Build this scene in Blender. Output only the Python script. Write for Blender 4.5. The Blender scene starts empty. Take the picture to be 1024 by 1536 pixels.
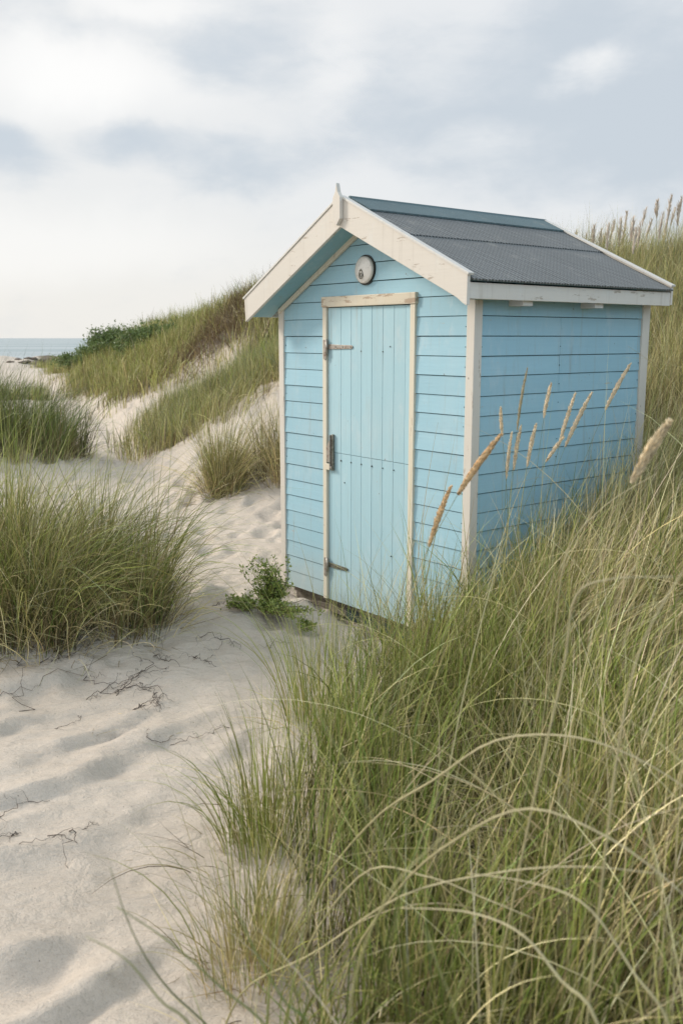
import bpy, bmesh, math, random
import numpy as np
from mathutils import Vector, Matrix
R = math.radians
random.seed(7); rng = np.random.default_rng(11)
C = bpy.context.scene.collection
scene = bpy.context.scene

# ------------------------------------------------------------------ camera model
F = 1401.0; HC = 1.71; PITCH = math.atan(261.0/F)
cp, sp = math.cos(PITCH), math.sin(PITCH)
def ray(px, py):
    a, b = px-512.0, 768.0-py
    v = Vector((a, b*sp+F*cp, b*cp-F*sp)); return v/v.y          # per metre of ground distance
def at(px, py, Y):
    v = ray(px, py); return Vector((v.x*Y, Y, HC+v.z*Y))

# ------------------------------------------------------------------ noise
def _h(ix, iy, s):
    n = (ix.astype(np.int64)*374761393 + iy.astype(np.int64)*668265263 + s*1274126177) & 0xffffffff
    n = ((n ^ (n >> 13))*1274126177) & 0xffffffff
    return ((n ^ (n >> 16)) & 0xffff)/65535.0
def vn(x, y, s=0):
    x = np.asarray(x, float); y = np.asarray(y, float)
    ix, iy = np.floor(x), np.floor(y); fx, fy = x-ix, y-iy
    fx = fx*fx*fx*(fx*(fx*6-15)+10); fy = fy*fy*fy*(fy*(fy*6-15)+10)
    a, b = _h(ix, iy, s), _h(ix+1, iy, s); c, d = _h(ix, iy+1, s), _h(ix+1, iy+1, s)
    return (a*(1-fx)+b*fx)*(1-fy)+(c*(1-fx)+d*fx)*fy - .5
def fbm(x, y, s=0, o=4):
    t = 0; a = 1.0
    for k in range(o):
        t = t+a*vn(x*2**k+k*17.3, y*2**k-k*9.1, s+k); a *= .5
    return t
def ss(a, b, v):
    t = np.clip((np.asarray(v, float)-a)/(b-a), 0, 1); return t*t*(3-2*t)

# ------------------------------------------------------------------ hut frame
HA = (-.4032, 6.4387); HR = -.8928; W = 1.768; D = 1.575
hu = (math.cos(HR), math.sin(HR)); hs = (-hu[1], hu[0])
def hut_local(x, y):
    dx, dy = x-HA[0], y-HA[1]
    return dx*hu[0]+dy*hu[1], dx*hs[0]+dy*hs[1]

# ------------------------------------------------------------------ terrain
def qdist(x, y):
    return x-(.5-.29*y-.004*np.clip(y-12, 0, 40)**2)
def macro(x, y):
    x = np.asarray(x, float); y = np.asarray(y, float)
    q = qdist(x, y)
    z = -.1+.009*np.clip(y-10, 0, 45)
    ramp = ss(8.6, 13.0, y+.25*np.clip(x, 0, 4))
    h1 = 2.6*np.tanh(np.clip(.66*(q-.4), 0, 60)/2.6)+.38*ss(2.2, 4.2, q)*ss(15, 18, y)*(1-ss(22, 27, y))
    h1 = h1*(1+.25*fbm(x*.22, y*.22, 5, 3))*(1-.12*ss(.5, 3.5, x))*(1-ss(27, 43, y)) + .25*ss(.6, 2, q)*fbm(x*.6, y*.6, 6, 3)
    # the brown hollow between the two banks
    h1 = h1 - .55*np.exp(-(((y-17.0)/1.6)**2))*ss(.8, 2.2, q)*(1-ss(5, 8, q))
    t = np.clip(x-.42, 0, 30); b = .25*t+.1*t*t
    b = 2.4*np.tanh(b/2.4)
    z = z+ramp*h1+(1-ramp*ss(3, 6, q))*b*(1-.6*ss(9, 14, y))
    # dune mounds on the left of the path
    z = z+.30*np.exp(-((x+2.2)/1.1)**2-((y-6.0)/.8)**2)
    z = z+.40*np.exp(-((x+5.0)/1.5)**2-((y-12.6)/1.5)**2)
    z = z+.05*np.exp(-((x+.45)/.3)**2-((y-6.1)/.3)**2)-.10*np.exp(-((x-.35)/.5)**2-((y-5.6)/.5)**2)
    z = z+.12*ss(-1.5, -6, q)*ss(14, 22, y)*(1-ss(26, 40, y))*.5
    z = z+.10*fbm(x*.45, y*.45, 1, 3)*ss(1.5, 4, np.hypot(x, y-1))
    # low ridge above the beach, then down to the sea
    z = z+.28*np.exp(-((y-54)/4.0)**2)*(.7+fbm(x*.2, y*.2, 9, 3))
    z = z-8.0*ss(57, 76, y+1.5*vn(x*.05, y*0, 4))*1.0
    # flat dug-in ground right under the hut
    lx, ly = hut_local(x, y)
    inside = ss(-.15, .1, lx)*(1-ss(W-.1, W+.0, lx))*ss(-.12, .1, ly)*(1-ss(D-.1, D, ly))
    z = z*(1-inside)+np.minimum(z, -.14)*inside
    return z
def micro(x, y):
    q = qdist(x, y); r = np.hypot(x, y)
    near = 1-ss(4.4, 6.5, y)
    # wind / slump ridges of the foreground: asymmetric waves, crests running away to the right
    wx = x*.78-y*.62; wy = x*.62+y*.78
    ph = (wx*1.0+.55*fbm(x*.8, y*.8, 21, 3))*2.6
    fr = ph-np.floor(ph)
    saw = np.where(fr < .84, (fr/.84)**1.4, (1-fr)/.16)
    m = ss(-.1, .45, fbm(x*.9+3, y*.9, 22, 2)+.1)
    z = near*.085*saw*m*ss(1.2, 2.4, y)
    z = z+.016*fbm(x*3.1, y*3.1, 23, 4)+near*(.012*fbm(wx*7, wy*2.4, 44, 3)+.007*np.abs(np.sin(wx*21+4*fbm(x*1.7, y*1.7, 45, 3)))*m)+.02*fbm(x*1.3, y*1.3, 26, 3)
    # trodden sand: jittered cells with dents and pushed-up rims
    tr = 1.35*ss(4.4, 6.2, y)*(1-ss(40, 50, y))*(1-ss(2.0, 3.6, q))+.42*near*ss(1.5,2.5,y)
    for cs, amp, sd in ((.36, .072, 31), (.20, .034, 37)):
        gx, gy = x/cs, y/cs; ix, iy = np.floor(gx), np.floor(gy)
        acc = np.zeros_like(z)
        for ox in (-1, 0, 1):
            for oy in (-1, 0, 1):
                jx, jy = ix+ox, iy+oy
                cx = jx+_h(jx, jy, sd); cy = jy+_h(jx, jy, sd+1)
                an = _h(jx, jy, sd+2)*1.6+.4; am = _h(jx, jy, sd+3)
                ddx, ddy = gx-cx, gy-cy
                c_, s_ = np.cos(an), np.sin(an)
                u = (ddx*c_+ddy*s_)/.42; v = (-ddx*s_+ddy*c_)/.25
                d2 = u*u+v*v
                acc = acc+np.where(am > .35, am, 0)*(-np.exp(-d2*1.3)+.55*np.exp(-((np.sqrt(d2)-1.5)/.42)**2)*(.5+.5*np.tanh(u)))
        z = z+tr*amp*acc*.8
    return z
def ground(x, y): return macro(x, y)+micro(x, y)
def hit(px, py, y0=1.2, y1=58):
    v = ray(px, py); Y = np.arange(y0, y1, .02)
    zz = HC+v.z*Y; g = macro(v.x*Y, Y)
    k = np.nonzero(zz <= g)[0]
    Yh = Y[k[0]] if len(k) else y1
    return float(v.x*Yh), float(Yh)
def grow(x, y):
    """how thickly grass covers the ground (0..1)"""
    x = np.asarray(x, float); y = np.asarray(y, float); q = qdist(x, y)
    edge = np.interp(y, [0, 1.6, 2.6, 4.0, 4.8, 5.4, 6.5], [-.25, -.25, -.22, -.06, .20, .55, 1.25])
    a = ss(0, .45, x-edge+.25*fbm(x*1.2, y*1.2, 51, 2))*(1-ss(7.6, 8.4, y)*(1-ss(1.6, 2.4, x)))
    n = fbm(x*.5, y*.5, 52, 3)
    b = ss(12.8, 13.4, y+.15*(x+2)+.9*n)*ss(.15, 1.0, q+.8*n-.12*np.clip(y-27, 0, 40))
    b = b*(1-.98*np.exp(-((y-18.0-.6*n)/2.5)**4)*(1-ss(1.9, 2.8, q+1.2*n)))
    c = ss(8.0, 9.0, y)*ss(1.2, 2.4, x-.25*(y-8)) 
    return np.clip(np.maximum(np.maximum(a, b), c), 0, 1)

# ------------------------------------------------------------------ node helpers
class NT:
    def __init__(s, tree): s.t = tree
    def n(s, kind, **kw):
        nd = s.t.nodes.new(kind)
        for k, v in kw.items():
            if k == 'i':
                for a, b in v.items(): nd.inputs[a].default_value = b
            else: setattr(nd, k, v)
        return nd
    def l(s, a, b): s.t.links.new(a, b)
    def math(s, op, a, b=None, clamp=False):
        nd = s.n('ShaderNodeMath', operation=op, use_clamp=clamp)
        for i, v in enumerate((a, b)):
            if v is None: continue
            if isinstance(v, (int, float)): nd.inputs[i].default_value = v
            else: s.l(v, nd.inputs[i])
        return nd.outputs[0]
    def mix(s, f, a, b, blend='MIX'):
        nd = s.n('ShaderNodeMix', data_type='RGBA', blend_type=blend)
        for i, v in ((0, f), (6, a), (7, b)):
            if isinstance(v, (int, float)): nd.inputs[i].default_value = v
            elif isinstance(v, tuple): nd.inputs[i].default_value = (*v[:3], 1)
            else: s.l(v, nd.inputs[i])
        return nd.outputs[2]
    def ramp(s, f, lo, hi, a=0, b=1):
        nd = s.n('ShaderNodeMapRange', interpolation_type='SMOOTHSTEP', i={1: lo, 2: hi, 3: a, 4: b}); s.l(f, nd.inputs[0]); return nd.outputs[0]
    def noise(s, vec, scale, detail=3, rough=.55, mscale=None, dist=0):
        if mscale:
            mp = s.n('ShaderNodeMapping'); mp.inputs['Scale'].default_value = mscale; s.l(vec, mp.inputs[0]); vec = mp.outputs[0]
        nd = s.n('ShaderNodeTexNoise', i={'Scale': scale, 'Detail': detail, 'Roughness': rough, 'Distortion': dist}); s.l(vec, nd.inputs['Vector']); return nd.outputs['Fac']
def new_mat(name):
    m = bpy.data.materials.new(name); m.use_nodes = True
    t = m.node_tree; t.nodes.clear(); nt = NT(t)
    out = nt.n('ShaderNodeOutputMaterial'); b = nt.n('ShaderNodeBsdfPrincipled'); nt.l(b.outputs[0], out.inputs[0])
    return m, nt, b, out
def bump(nt, b, h, strength, dist):
    bp = nt.n('ShaderNodeBump', i={'Strength': strength, 'Distance': dist}); nt.l(h, bp.inputs['Height']); nt.l(bp.outputs[0], b.inputs['Normal'])

def paint(name, col, grain, dirt=(.30, .27, .2), wear=.5, under=(.42, .38, .32), low=0):
    """weathered exterior paint over timber; grain is the axis of the boards"""
    m, nt, b, out = new_mat(name)
    co = nt.n('ShaderNodeTexCoord').outputs['Object']
    sc = {'x': (1.2, 26, 26), 'y': (26, 1.2, 26), 'z': (26, 26, 1.2)}[grain]
    g = nt.noise(co, 3.0, 5, .62, sc)
    g2 = nt.noise(co, 9.0, 3, .6, sc)
    blot = nt.noise(co, 2.3, 4, .6); fine = nt.noise(co, 60, 3, .6)
    geo = nt.n('ShaderNodeNewGeometry')
    isl = geo.outputs['Random Per Island']
    c = nt.mix(nt.ramp(isl, 0, 1), tuple(v*.955 for v in col), tuple(min(1, v*1.035) for v in col))
    c = nt.mix(nt.ramp(g, .3, .7, 0, .26), c, tuple(v*.86 for v in col))
    c = nt.mix(nt.ramp(blot, .45, .75, 0, .28), c, tuple(.5*v+.5*w for v, w in zip(col, (.62, .62, .58))))
    # dirt run marks, drawn down by rain
    run = nt.noise(co, 2.0, 5, .7, (13, 13, .7))
    c = nt.mix(nt.ramp(run, .54, .78, 0, .42), c, dirt)
    salt = nt.noise(co, 3.2, 6, .72, (2.2, 2.2, 1)); c = nt.mix(nt.ramp(salt, .52, .72, 0, .22), c, (.66, .68, .66))
    if low:   # sand splash along the foot of the walls
        sep = nt.n('ShaderNodeSeparateXYZ'); nt.l(co, sep.inputs[0])
        zz = nt.math('ADD', sep.outputs[2], nt.math('MULTIPLY', nt.math('SUBTRACT', blot, .5), .5))
        c = nt.mix(nt.ramp(zz, .0, .42, .42*low, 0), c, (.46, .43, .36))
    # flaked paint: small patches along the grain
    fl = nt.noise(co, 5.5, 6, .72, {'x': (.8, 4, 4), 'y': (4, .8, 4), 'z': (4, 4, .8)}[grain])
    flm = nt.ramp(fl, .70-.05*wear, .715-.05*wear)
    c = nt.mix(nt.math('MULTIPLY', flm, .75), c, under)
    spk = nt.noise(co, 38, 2, .5); c = nt.mix(nt.ramp(spk, .745, .78, 0, .6), c, tuple(v*.4 for v in under))
    nt.l(c, b.inputs['Base Color'])
    b.inputs['Roughness'].default_value = .58; b.inputs['Specular IOR Level'].default_value = .3
    h = nt.math('ADD', nt.math('MULTIPLY', g, .6), nt.math('ADD', nt.math('MULTIPLY', g2, .3), nt.math('MULTIPLY', flm, -.5)))
    h = nt.math('ADD', h, nt.math('MULTIPLY', fine, .12))
    bump(nt, b, h, .35, .004)
    return m
BLUE = (.325, .520, .600); DOORC = (.385, .570, .625); CREAM = (.66, .605, .53)
M = {}
for a in 'xyz':
    M['blue_'+a] = paint('blue_paint_'+a, BLUE, a, low=1)
    M['cream_'+a] = paint('cream_paint_'+a, CREAM, a, wear=1.5, under=(.36, .29, .22), dirt=(.33, .28, .21))
M['door'] = paint('door_paint', DOORC, 'z', low=.6)
M['trim'] = paint('door_trim_paint', (.70, .63, .50), 'z', wear=1.2, under=(.38, .30, .22))
M['lintel'] = paint('lintel_paint', (.66, .58, .45), 'x', wear=3.0, under=(.36, .25, .17))
M['soffit'] = paint('shade_darkened_soffit', (.24, .42, .47), 'y')  # wall blue made darker: shade under the eaves put into the colour
M['white'] = paint('verge_paint', (.64, .61, .56), 'x', wear=.8)
def simple(name, col, rough=.6, metal=0, nscale=20, var=.3, bmp=.1, col2=None, lo=.4, hi=.7, bd=.003):
    m, nt, b, out = new_mat(name); co = nt.n('ShaderNodeTexCoord').outputs['Object']
    n = nt.noise(co, nscale, 5, .65)
    c = nt.mix(nt.ramp(n, lo, hi), col, col2 or tuple(v*(1-var) for v in col)); nt.l(c, b.inputs['Base Color'])
    b.inputs['Roughness'].default_value = rough; b.inputs['Metallic'].default_value = metal
    bump(nt, b, n, bmp*5, bd); return m
M['gap'] = simple('dark_board_gap', (.07, .12, .14), .9)
M['metal'] = simple('weathered_galvanised_metal', (.40, .365, .32), .38, .5, 55, .4, .1, (.20, .13, .09), .45, .72)
M['darkmetal'] = simple('dark_weathered_metal', (.26, .25, .21), .42, .6, 60, .4, .1, (.10, .085, .06))
M['enamel'] = simple('chipped_pale_enamel', (.72, .69, .64), .32, .15, 30, .4, .06, (.48, .44, .40), .5, .75)
M['rim'] = simple('badge_rim_metal', (.05, .05, .045), .35, .7, 40)
M['nail'] = simple('nail_head', (.04, .06, .06), .7)
M['timber'] = simple('weathered_bearer_timber', (.22, .19, .15), .85, 0, 14, .4, .2, (.10, .085, .07))
M['tarboard'] = simple('dark_blue_grey_base_board', (.03, .05, .06), .8, 0, 14, .4, .2)
def felt(name, col, weave=True):
    m, nt, b, out = new_mat(name); co = nt.n('ShaderNodeTexCoord').outputs['UV']
    big = nt.noise(co, 1.6, 4, .6); fine = nt.noise(co, 160, 2, .6)
    c = nt.mix(nt.ramp(big, .3, .7), tuple(v*.9 for v in col), tuple(v*1.12 for v in col))
    c = nt.mix(nt.ramp(fine, .35, .65, 0, .5), c, tuple(v*.5 for v in col))
    h = fine
    if weave:
        hh = []
        for rot in (-.12, .85):
            mp = nt.n('ShaderNodeMapping'); mp.inputs['Rotation'].default_value = (0, 0, rot); nt.l(co, mp.inputs[0])
            w = nt.n('ShaderNodeTexWave', wave_type='BANDS', i={'Scale': 13.0 if rot < 0 else 15.0, 'Distortion': .5, 'Detail': 1.0, 'Detail Scale': 3.0}); nt.l(mp.outputs[0], w.inputs[0]); hh.append(w.outputs['Fac'])
        wv = nt.math('ADD', nt.math('MULTIPLY', hh[0], .80), nt.math('MULTIPLY', hh[1], .20))
        c = nt.mix(nt.ramp(wv, .25, .8), tuple(v*.30 for v in col), c)
        h = nt.math('ADD', wv, nt.math('MULTIPLY', fine, .4))
    blot = nt.noise(co, 5, 5, .7); c = nt.mix(nt.ramp(blot, .54, .74, 0, .5), c, (.30, .285, .25))
    nt.l(c, b.inputs['Base Color']); b.inputs['Roughness'].default_value = .8
    bump(nt, b, h, .5, .004); return m
M['felt'] = felt('mineral_roof_felt', (.250, .258, .252)); M['cap'] = felt('ridge_flashing_felt', (.115, .170, .180), False)

# ------------------------------------------------------------------ mesh helpers
def tag(o, label=None, cat=None, group=None, kind=None):
    for k, v in (('label', label), ('category', cat), ('group', group), ('kind', kind)):
        if v: o[k] = v
    return o
def empty(name, loc, rz=0, label=None, cat=None, group=None):
    o = bpy.data.objects.new(name, None); C.objects.link(o); o.location = loc; o.rotation_euler = (0, 0, rz); o.empty_display_size = .2
    return tag(o, label, cat, group)
class MB:
    def __init__(s): s.v = []; s.f = []; s.uv = {}
    def poly_prism(s, pts, off):
        """closed polygon pts (3d) extruded by vector off"""
        n = len(pts); k = len(s.v)
        s.v += [tuple(p) for p in pts]+[tuple(Vector(p)+Vector(off)) for p in pts]
        s.f.append(tuple(range(k, k+n))); s.f.append(tuple(range(k+2*n-1, k+n-1, -1)))
        for i in range(n): j = (i+1) % n; s.f.append((k+j, k+i, k+n+i, k+n+j))
        return s
    def box(s, x0, x1, y0, y1, z0, z1):
        return s.poly_prism([(x0, y0, z0), (x0, y1, z0), (x1, y1, z0), (x1, y0, z0)], (0, 0, z1-z0))
    def tube(s, pts, rad, n=6):
        pts = [Vector(p) for p in pts]; k = len(s.v)
        if not hasattr(rad, '__len__'): rad = [rad]*len(pts)
        ref = Vector((.3, .2, 1)).normalized()
        for i, p in enumerate(pts):
            t = (pts[min(i+1, len(pts)-1)]-pts[max(i-1, 0)]).normalized()
            a = t.cross(ref if abs(t.dot(ref)) < .95 else Vector((1, 0, 0))).normalized(); b = t.cross(a)
            for j in range(n):
                an = 2*math.pi*j/n; s.v.append(tuple(p+(a*math.cos(an)+b*math.sin(an))*rad[i]))
        for i in range(len(pts)-1):
            for j in range(n):
                j2 = (j+1) % n; s.f.append((k+i*n+j, k+i*n+j2, k+(i+1)*n+j2, k+(i+1)*n+j))
        s.f.append(tuple(range(k+n-1, k-1, -1))); e = k+(len(pts)-1)*n; s.f.append(tuple(range(e, e+n)))
        return s
    def build(s, name, mat, parent=None, bevel=0, smooth=False, label=None):
        me = bpy.data.meshes.new(name); me.from_pydata(s.v, [], s.f); 
        bm = bmesh.new(); bm.from_mesh(me); bmesh.ops.recalc_face_normals(bm, faces=bm.faces)
        if bevel:
            try: bmesh.ops.bevel(bm, geom=[e for e in bm.edges if e.is_manifold and e.calc_face_angle(0) > .5], offset=bevel, segments=2, profile=.6, affect='EDGES', clamp_overlap=True)
            except Exception: pass
        bm.to_mesh(me); bm.free(); me.update()
        me.materials.append(mat)
        if smooth: me.polygons.foreach_set('use_smooth', [True]*len(me.polygons))
        o = bpy.data.objects.new(name, me); C.objects.link(o)
        if parent: o.parent = parent
        if label: o['label'] = label
        return o

# ------------------------------------------------------------------ beach hut
hut = empty('beach_hut', (HA[0], HA[1], 0), HR, 'pale blue clapboard beach hut with cream trim and grey felt gable roof', 'beach hut')
mid = W/2; ZA = 2.495; ZR = 2.012; ZL = 1.955; E_ = .138; FO = .184; BO = .0; BOR = .14
def roof_z(x):   # top of roof
    return ZL+(ZA-ZL)*(x+E_)/(mid+E_) if x < mid else ZA+(ZR-ZA)*(x-mid)/(W+E_-mid)
def wall_top(x): return roof_z(x)-.058
BH = .1075; TH = .016
rj = random.Random(3)
def clip_board(x0, x1, z0, z1, gable):
    """polygon of a horizontal board cut to the roof slope"""
    if not gable: return [(x0, z0), (x1, z0), (x1, z1), (x0, z1)]
    P = [(x0, z0), (x1, z0), (x1, z1), (x0, z1)]
    def clip(P, f):
        out = []
        for i in range(len(P)):
            a, b = P[i], P[(i+1) % len(P)]; fa, fb = f(a), f(b)
            if fa >= 0: out.append(a)
            if (fa > 0) != (fb > 0) and fa != fb:
                t = fa/(fa-fb); out.append((a[0]+(b[0]-a[0])*t, a[1]+(b[1]-a[1])*t))
        return out
    sl = (ZA-ZL)/(mid+E_); sr = (ZR-ZA)/(W+E_-mid)
    P = clip(P, lambda p: (ZL-.058+sl*(p[0]+E_))-p[1])
    if len(P) > 2: P = clip(P, lambda p: (ZA-.058+sr*(p[0]-mid))-p[1])
    return P
def siding(axis, plane, out, a0, a1, gable=False, hole=None, splits=None, zmax=1.93):
    """boards as slightly out-of-line planks with open shadow gaps; axis 'x' or 'y'"""
    mb = MB(); back = MB(); k = 0; z = 0.0
    zt = 2.47 if gable else zmax
    while z < zt:
        z0, z1 = z+.0019+rj.uniform(-.0008, .0008), min(z+BH-.0019, zt)
        if z1-z0 < .012: break
        segs = [(a0, a1)]
        if hole and z0 < hole[2]-.005:
            if z1 > hole[2]: pass
            segs = [(a0, hole[0]), (hole[1], a1)]
        if splits and k in splits: segs = [(a0, splits[k]-.0016), (splits[k]+.0016, a1)]
        for s0, s1 in segs:
            P = clip_board(s0, s1, z0, z1, gable)
            if len(P) < 3: continue
            tl = .0060+rj.uniform(-.0015, .0015); sh = rj.uniform(-.0012, .0012)
            kk = len(mb.v); pts = []
            for (a, zz) in P:
                o = plane+out*(sh+tl*(1-(zz-z0)/BH)+.001)      # bottom edge stands proud
                pts.append((a, o, zz) if axis == 'x' else (o, a, zz))
            off = (0, -out*TH, 0) if axis == 'x' else (-out*TH, 0, 0)
            mb.poly_prism(pts, off)
        z += BH; k += 1
    return mb
DO0, DO1, DO2, DO3 = .474, .5115, 1.2878, 1.3274; DT = 1.900; LT = 1.965
siding('x', 0, -1, .03, W-.03, True, (DO0+.01, DO3-.01, DT+.01)).build('wall', M['blue_x'], hut, .0015, label='gabled front wall of pale blue boards')
wr = siding('y', W, 1, .03, D-.03, False, None, {16: .72, 15: .722, 14: .72, 13: .721}).build('wall', M['blue_y'], hut, .0015, label='right side wall of shaded blue boards')
siding('y', 0, -1, .03, D-.03).build('wall', M['blue_y'], hut, .0015, label='left side wall of pale blue boards')
siding('x', D, 1, .03, W-.03, True).build('wall', M['blue_x'], hut, .0015, label='gabled back wall of pale blue boards')
for fx0 in (.052, W-.056):
    nm = []
    for k_ in range(17):
        if rj.random() < .55: MB().tube([(fx0+rj.uniform(-.003, .003), -.0065, k_*BH+.05), (fx0, .0, k_*BH+.05)], .0030, 7).build('siding_nail', M['nail'], hut)
for fy0 in (.055, .72, D-.07):
    for k_ in range(4, 17):
        if rj.random() < .55: MB().tube([(W+.0065, fy0+rj.uniform(-.004, .004), k_*BH+.05), (W, fy0, k_*BH+.05)], .0032, 7).build('siding_nail', M['nail'], hut)
# lining just behind the boards: closes the gaps with a dark face
ln = MB(); t = .0185
for y0 in (t-.0, D-t-.012):
    P = [(.04, 0, .004), (W-.04, 0, .004), (W-.04, 0, wall_top(W-.04)), (mid, 0, wall_top(mid)), (.04, 0, wall_top(.04))]
    ln.poly_prism([(x, y0, z) for x, _, z in P], (0, .012, 0))
ln.box(t, t+.012, .05, D-.05, .004, 1.9); ln.box(W-t-.012, W-t, .05, D-.05, .004, 1.9)
ln.build('wall_lining', M['gap'], hut)
def post(x0, x1, y0, y1, zt):
    MB().box(x0, x1, y0, y1, -.006, zt).build('corner_post', M['cream_z'], hut, .004)
P0 = .016
post(-P0, .038, -P0, .04, wall_top(0)-.003); post(W-.042, W+P0, -P0, .045, wall_top(W)-.003)
post(W-.045, W+P0, D-.06, D+P0, wall_top(W)-.003); post(-P0, .045, D-.045, D+P0, wall_top(0)-.003)
# roof: two felt slopes with lap courses
def slope(x0, z0, x1, z1, yf, yb0, yb1, th, mat, name, parent, lift=0, nseg=1, wav=0, label=None):
    """x0,z0 = eave side, x1,z1 = ridge side; yb0 = back end at eave, yb1 at ridge"""
    L = math.hypot(x1-x0, z1-z0); nx, nz = -(z1-z0)/L, (x1-x0)/L
    if nz < 0: nx, nz = -nx, -nz
    N = 90; vs = []; fs = []; uvs = []
    for side in (1, 0):
        for j in range(2):
            for i in range(N+1):
                u = i/N; yb = (yb0, yb1)[j]; y = yf+(yb-yf)*u
                X, Z = ((x0, z0), (x1, z1))[j]
                o = lift+side*th
                dz = (wav*math.sin(i*2.1)*(.6+.4*math.sin(i*.37)) if j == 0 else 0)
                vs.append((X+nx*o, y, Z+nz*o+dz)); uvs.append((y, j*L+x0*3))
    n = N+1
    for i in range(N):
        fs.append((i, i+1, n+i+1, n+i)); fs.append((2*n+i, 3*n+i, 3*n+i+1, 2*n+i+1))
        fs.append((i, 2*n+i, 2*n+i+1, i+1)); fs.append((n+i, n+i+1, 3*n+i+1, 3*n+i))
    fs.append((0, n, 3*n, 2*n)); fs.append((N, 2*n+N, 3*n+N, n+N))
    me = bpy.data.meshes.new(name); me.from_pydata(vs, [], fs)
    bm = bmesh.new(); bm.from_mesh(me); bmesh.ops.recalc_face_normals(bm, faces=bm.faces); bm.to_mesh(me); bm.free()
    uvl = me.uv_layers.new(name='UVMap')
    for lp in me.loops: uvl.data[lp.index].uv = uvs[lp.vertex_index]
    me.materials.append(mat); o = bpy.data.objects.new(name, me); C.objects.link(o); o.parent = parent
    if label: o['label'] = label
    return o
def roofside(sgn):
    xe = W+E_ if sgn > 0 else -E_; ze = ZR if sgn > 0 else ZL
    def pt(f): return xe+(mid-xe)*f, ze+(ZA-ze)*f
    def yb(f): return D+.036+.05*f
    x0, z0 = pt(-.015); x1, z1 = pt(.55); 
    lab = 'right slope of woven-looking grey mineral felt' if sgn > 0 else 'left slope of grey mineral felt'
    r = slope(x0, z0-.008, x1, z1-.008, -FO+.004, yb(-.015), yb(.55), .009, M['felt'], 'roof_slope', hut, 0, wav=.0022, label=lab)
    x0, z0 = pt(.52); x1, z1 = pt(1)
    slope(x0, z0-.008, x1, z1-.008, -FO+.004, yb(.52), yb(1), .008, M['felt'], 'felt_course', r, .0075, wav=.0018)
    x0, z0 = pt(.83); x1, z1 = pt(1.0)
    slope(x0, z0-.006, x1, z1-.006, -FO+.05, yb(.83)-.02, yb(1)-.03, .010, M['cap'], 'ridge_flashing', r, .016, wav=.001)
    # boarded deck with painted underside
    x0, z0 = pt(.03); x1, z1 = pt(1)
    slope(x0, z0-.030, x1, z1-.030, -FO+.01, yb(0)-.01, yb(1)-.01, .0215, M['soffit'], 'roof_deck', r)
roofside(1); roofside(-1)
MB().tube([(mid, -FO+.05, ZA+.012), (mid, D+.05, ZA+.012)], .016, 10).build('ridge_roll', M['cap'], hut, smooth=True)
# barge boards, back and front
def barge(y0, y1, sgn, front):
    xe = W+E_ if sgn > 0 else -E_; ze = ZR if sgn > 0 else ZL
    h = .138; hh = .152
    if front: P = [(xe, ze+.012), (mid, ZA+.012), (mid, ZA-hh), (xe-sgn*.01, ze-h)]
    else: P = [(xe, ze+.010), (mid, ZA+.010), (mid, ZA-.12), (xe, ze-.10)]
    if sgn > 0: P = [(x if x != mid else mid+.0005, z) for x, z in P]
    else: P = [(x if x != mid else mid-.0005, z) for x, z in P]
    if front and sgn > 0:   # little curved nick at the foot of the board
        P = [P[0], P[1], P[2], (xe-.075, ze-.098), (xe-.035, ze-.125), (xe-.012, ze-h), (xe-.002, ze-h)]
    b = MB().poly_prism([(x, y0, z) for x, z in P], (0, y1-y0, 0)).build('bargeboard', M['cream_x'], hut, .003)
    # capping strip
    L = math.hypot(xe-mid, ze-ZA); dx, dz = (mid-xe)/L, (ZA-ze)/L; nx, nz = -dz*sgn*-1, 0
    nx, nz = (-dz, dx) if dx > 0 else (dz, -dx)
    a = Vector((xe-dx*.008, 0, ze+.0125-dz*.008)); c = Vector((mid-(.001 if sgn < 0 else -.001), 0, ZA+.0125))
    n = Vector((nx, 0, nz))*.013; yy0 = y0-.006 if front else y0-.014
    MB().poly_prism([a+Vector((0, yy0, 0)), c+Vector((0, yy0, 0)), c+n+Vector((0, yy0, 0)), a+n+Vector((0, yy0, 0))], (0, (y1-y0)+.020, 0)).build('verge_strip', M['white'], b, .002)
for sg in (-1, 1):
    barge(-FO-.022, -FO, sg, True); barge(D+.040, D+.060, sg, False)
# finial
fy = -FO-.050
MB().poly_prism([(mid-.033, fy, 2.385), (mid, fy, 2.348), (mid+.033, fy, 2.385), (mid+.033, fy, 2.505), (mid+.012, fy, 2.535), (mid, fy, 2.585), (mid-.012, fy, 2.535), (mid-.033, fy, 2.505)], (0, .0265, 0)).build('finial', M['cream_z'], hut, .003)
# fascias, rafter tails, gable battens
for sg in (1, -1):
    xo = W+E_-.004 if sg > 0 else -E_+.004; xi = xo-sg*.022; zt = (ZR if sg > 0 else ZL)-.024
    MB().box(min(xo, xi), max(xo, xi), -FO+.002, D+.0385, zt-.082, zt).build('fascia', M['cream_y'], hut, .003, label='eaves fascia under the right slope' if sg > 0 else 'eaves fascia under the left slope')
    for y in (.30, .93):
        x0, x1 = (W+.004, W+E_-.030) if sg > 0 else (-E_+.030, -.004)
        MB().box(x0, x1, y-.04, y+.04, zt-.108, zt-.012).build('rafter_tail', M['white'], hut, .003)
for sg in (1, -1):
    xe = W+E_-.03 if sg > 0 else -E_+.03
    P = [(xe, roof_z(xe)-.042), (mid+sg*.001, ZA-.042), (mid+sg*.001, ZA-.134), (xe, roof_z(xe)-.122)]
    MB().poly_prism([(x, -FO+.0015, z) for x, z in P], (0, FO-.012, 0)).build('soffit', M['soffit'], hut, label='painted boards under the front roof overhang')
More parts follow.
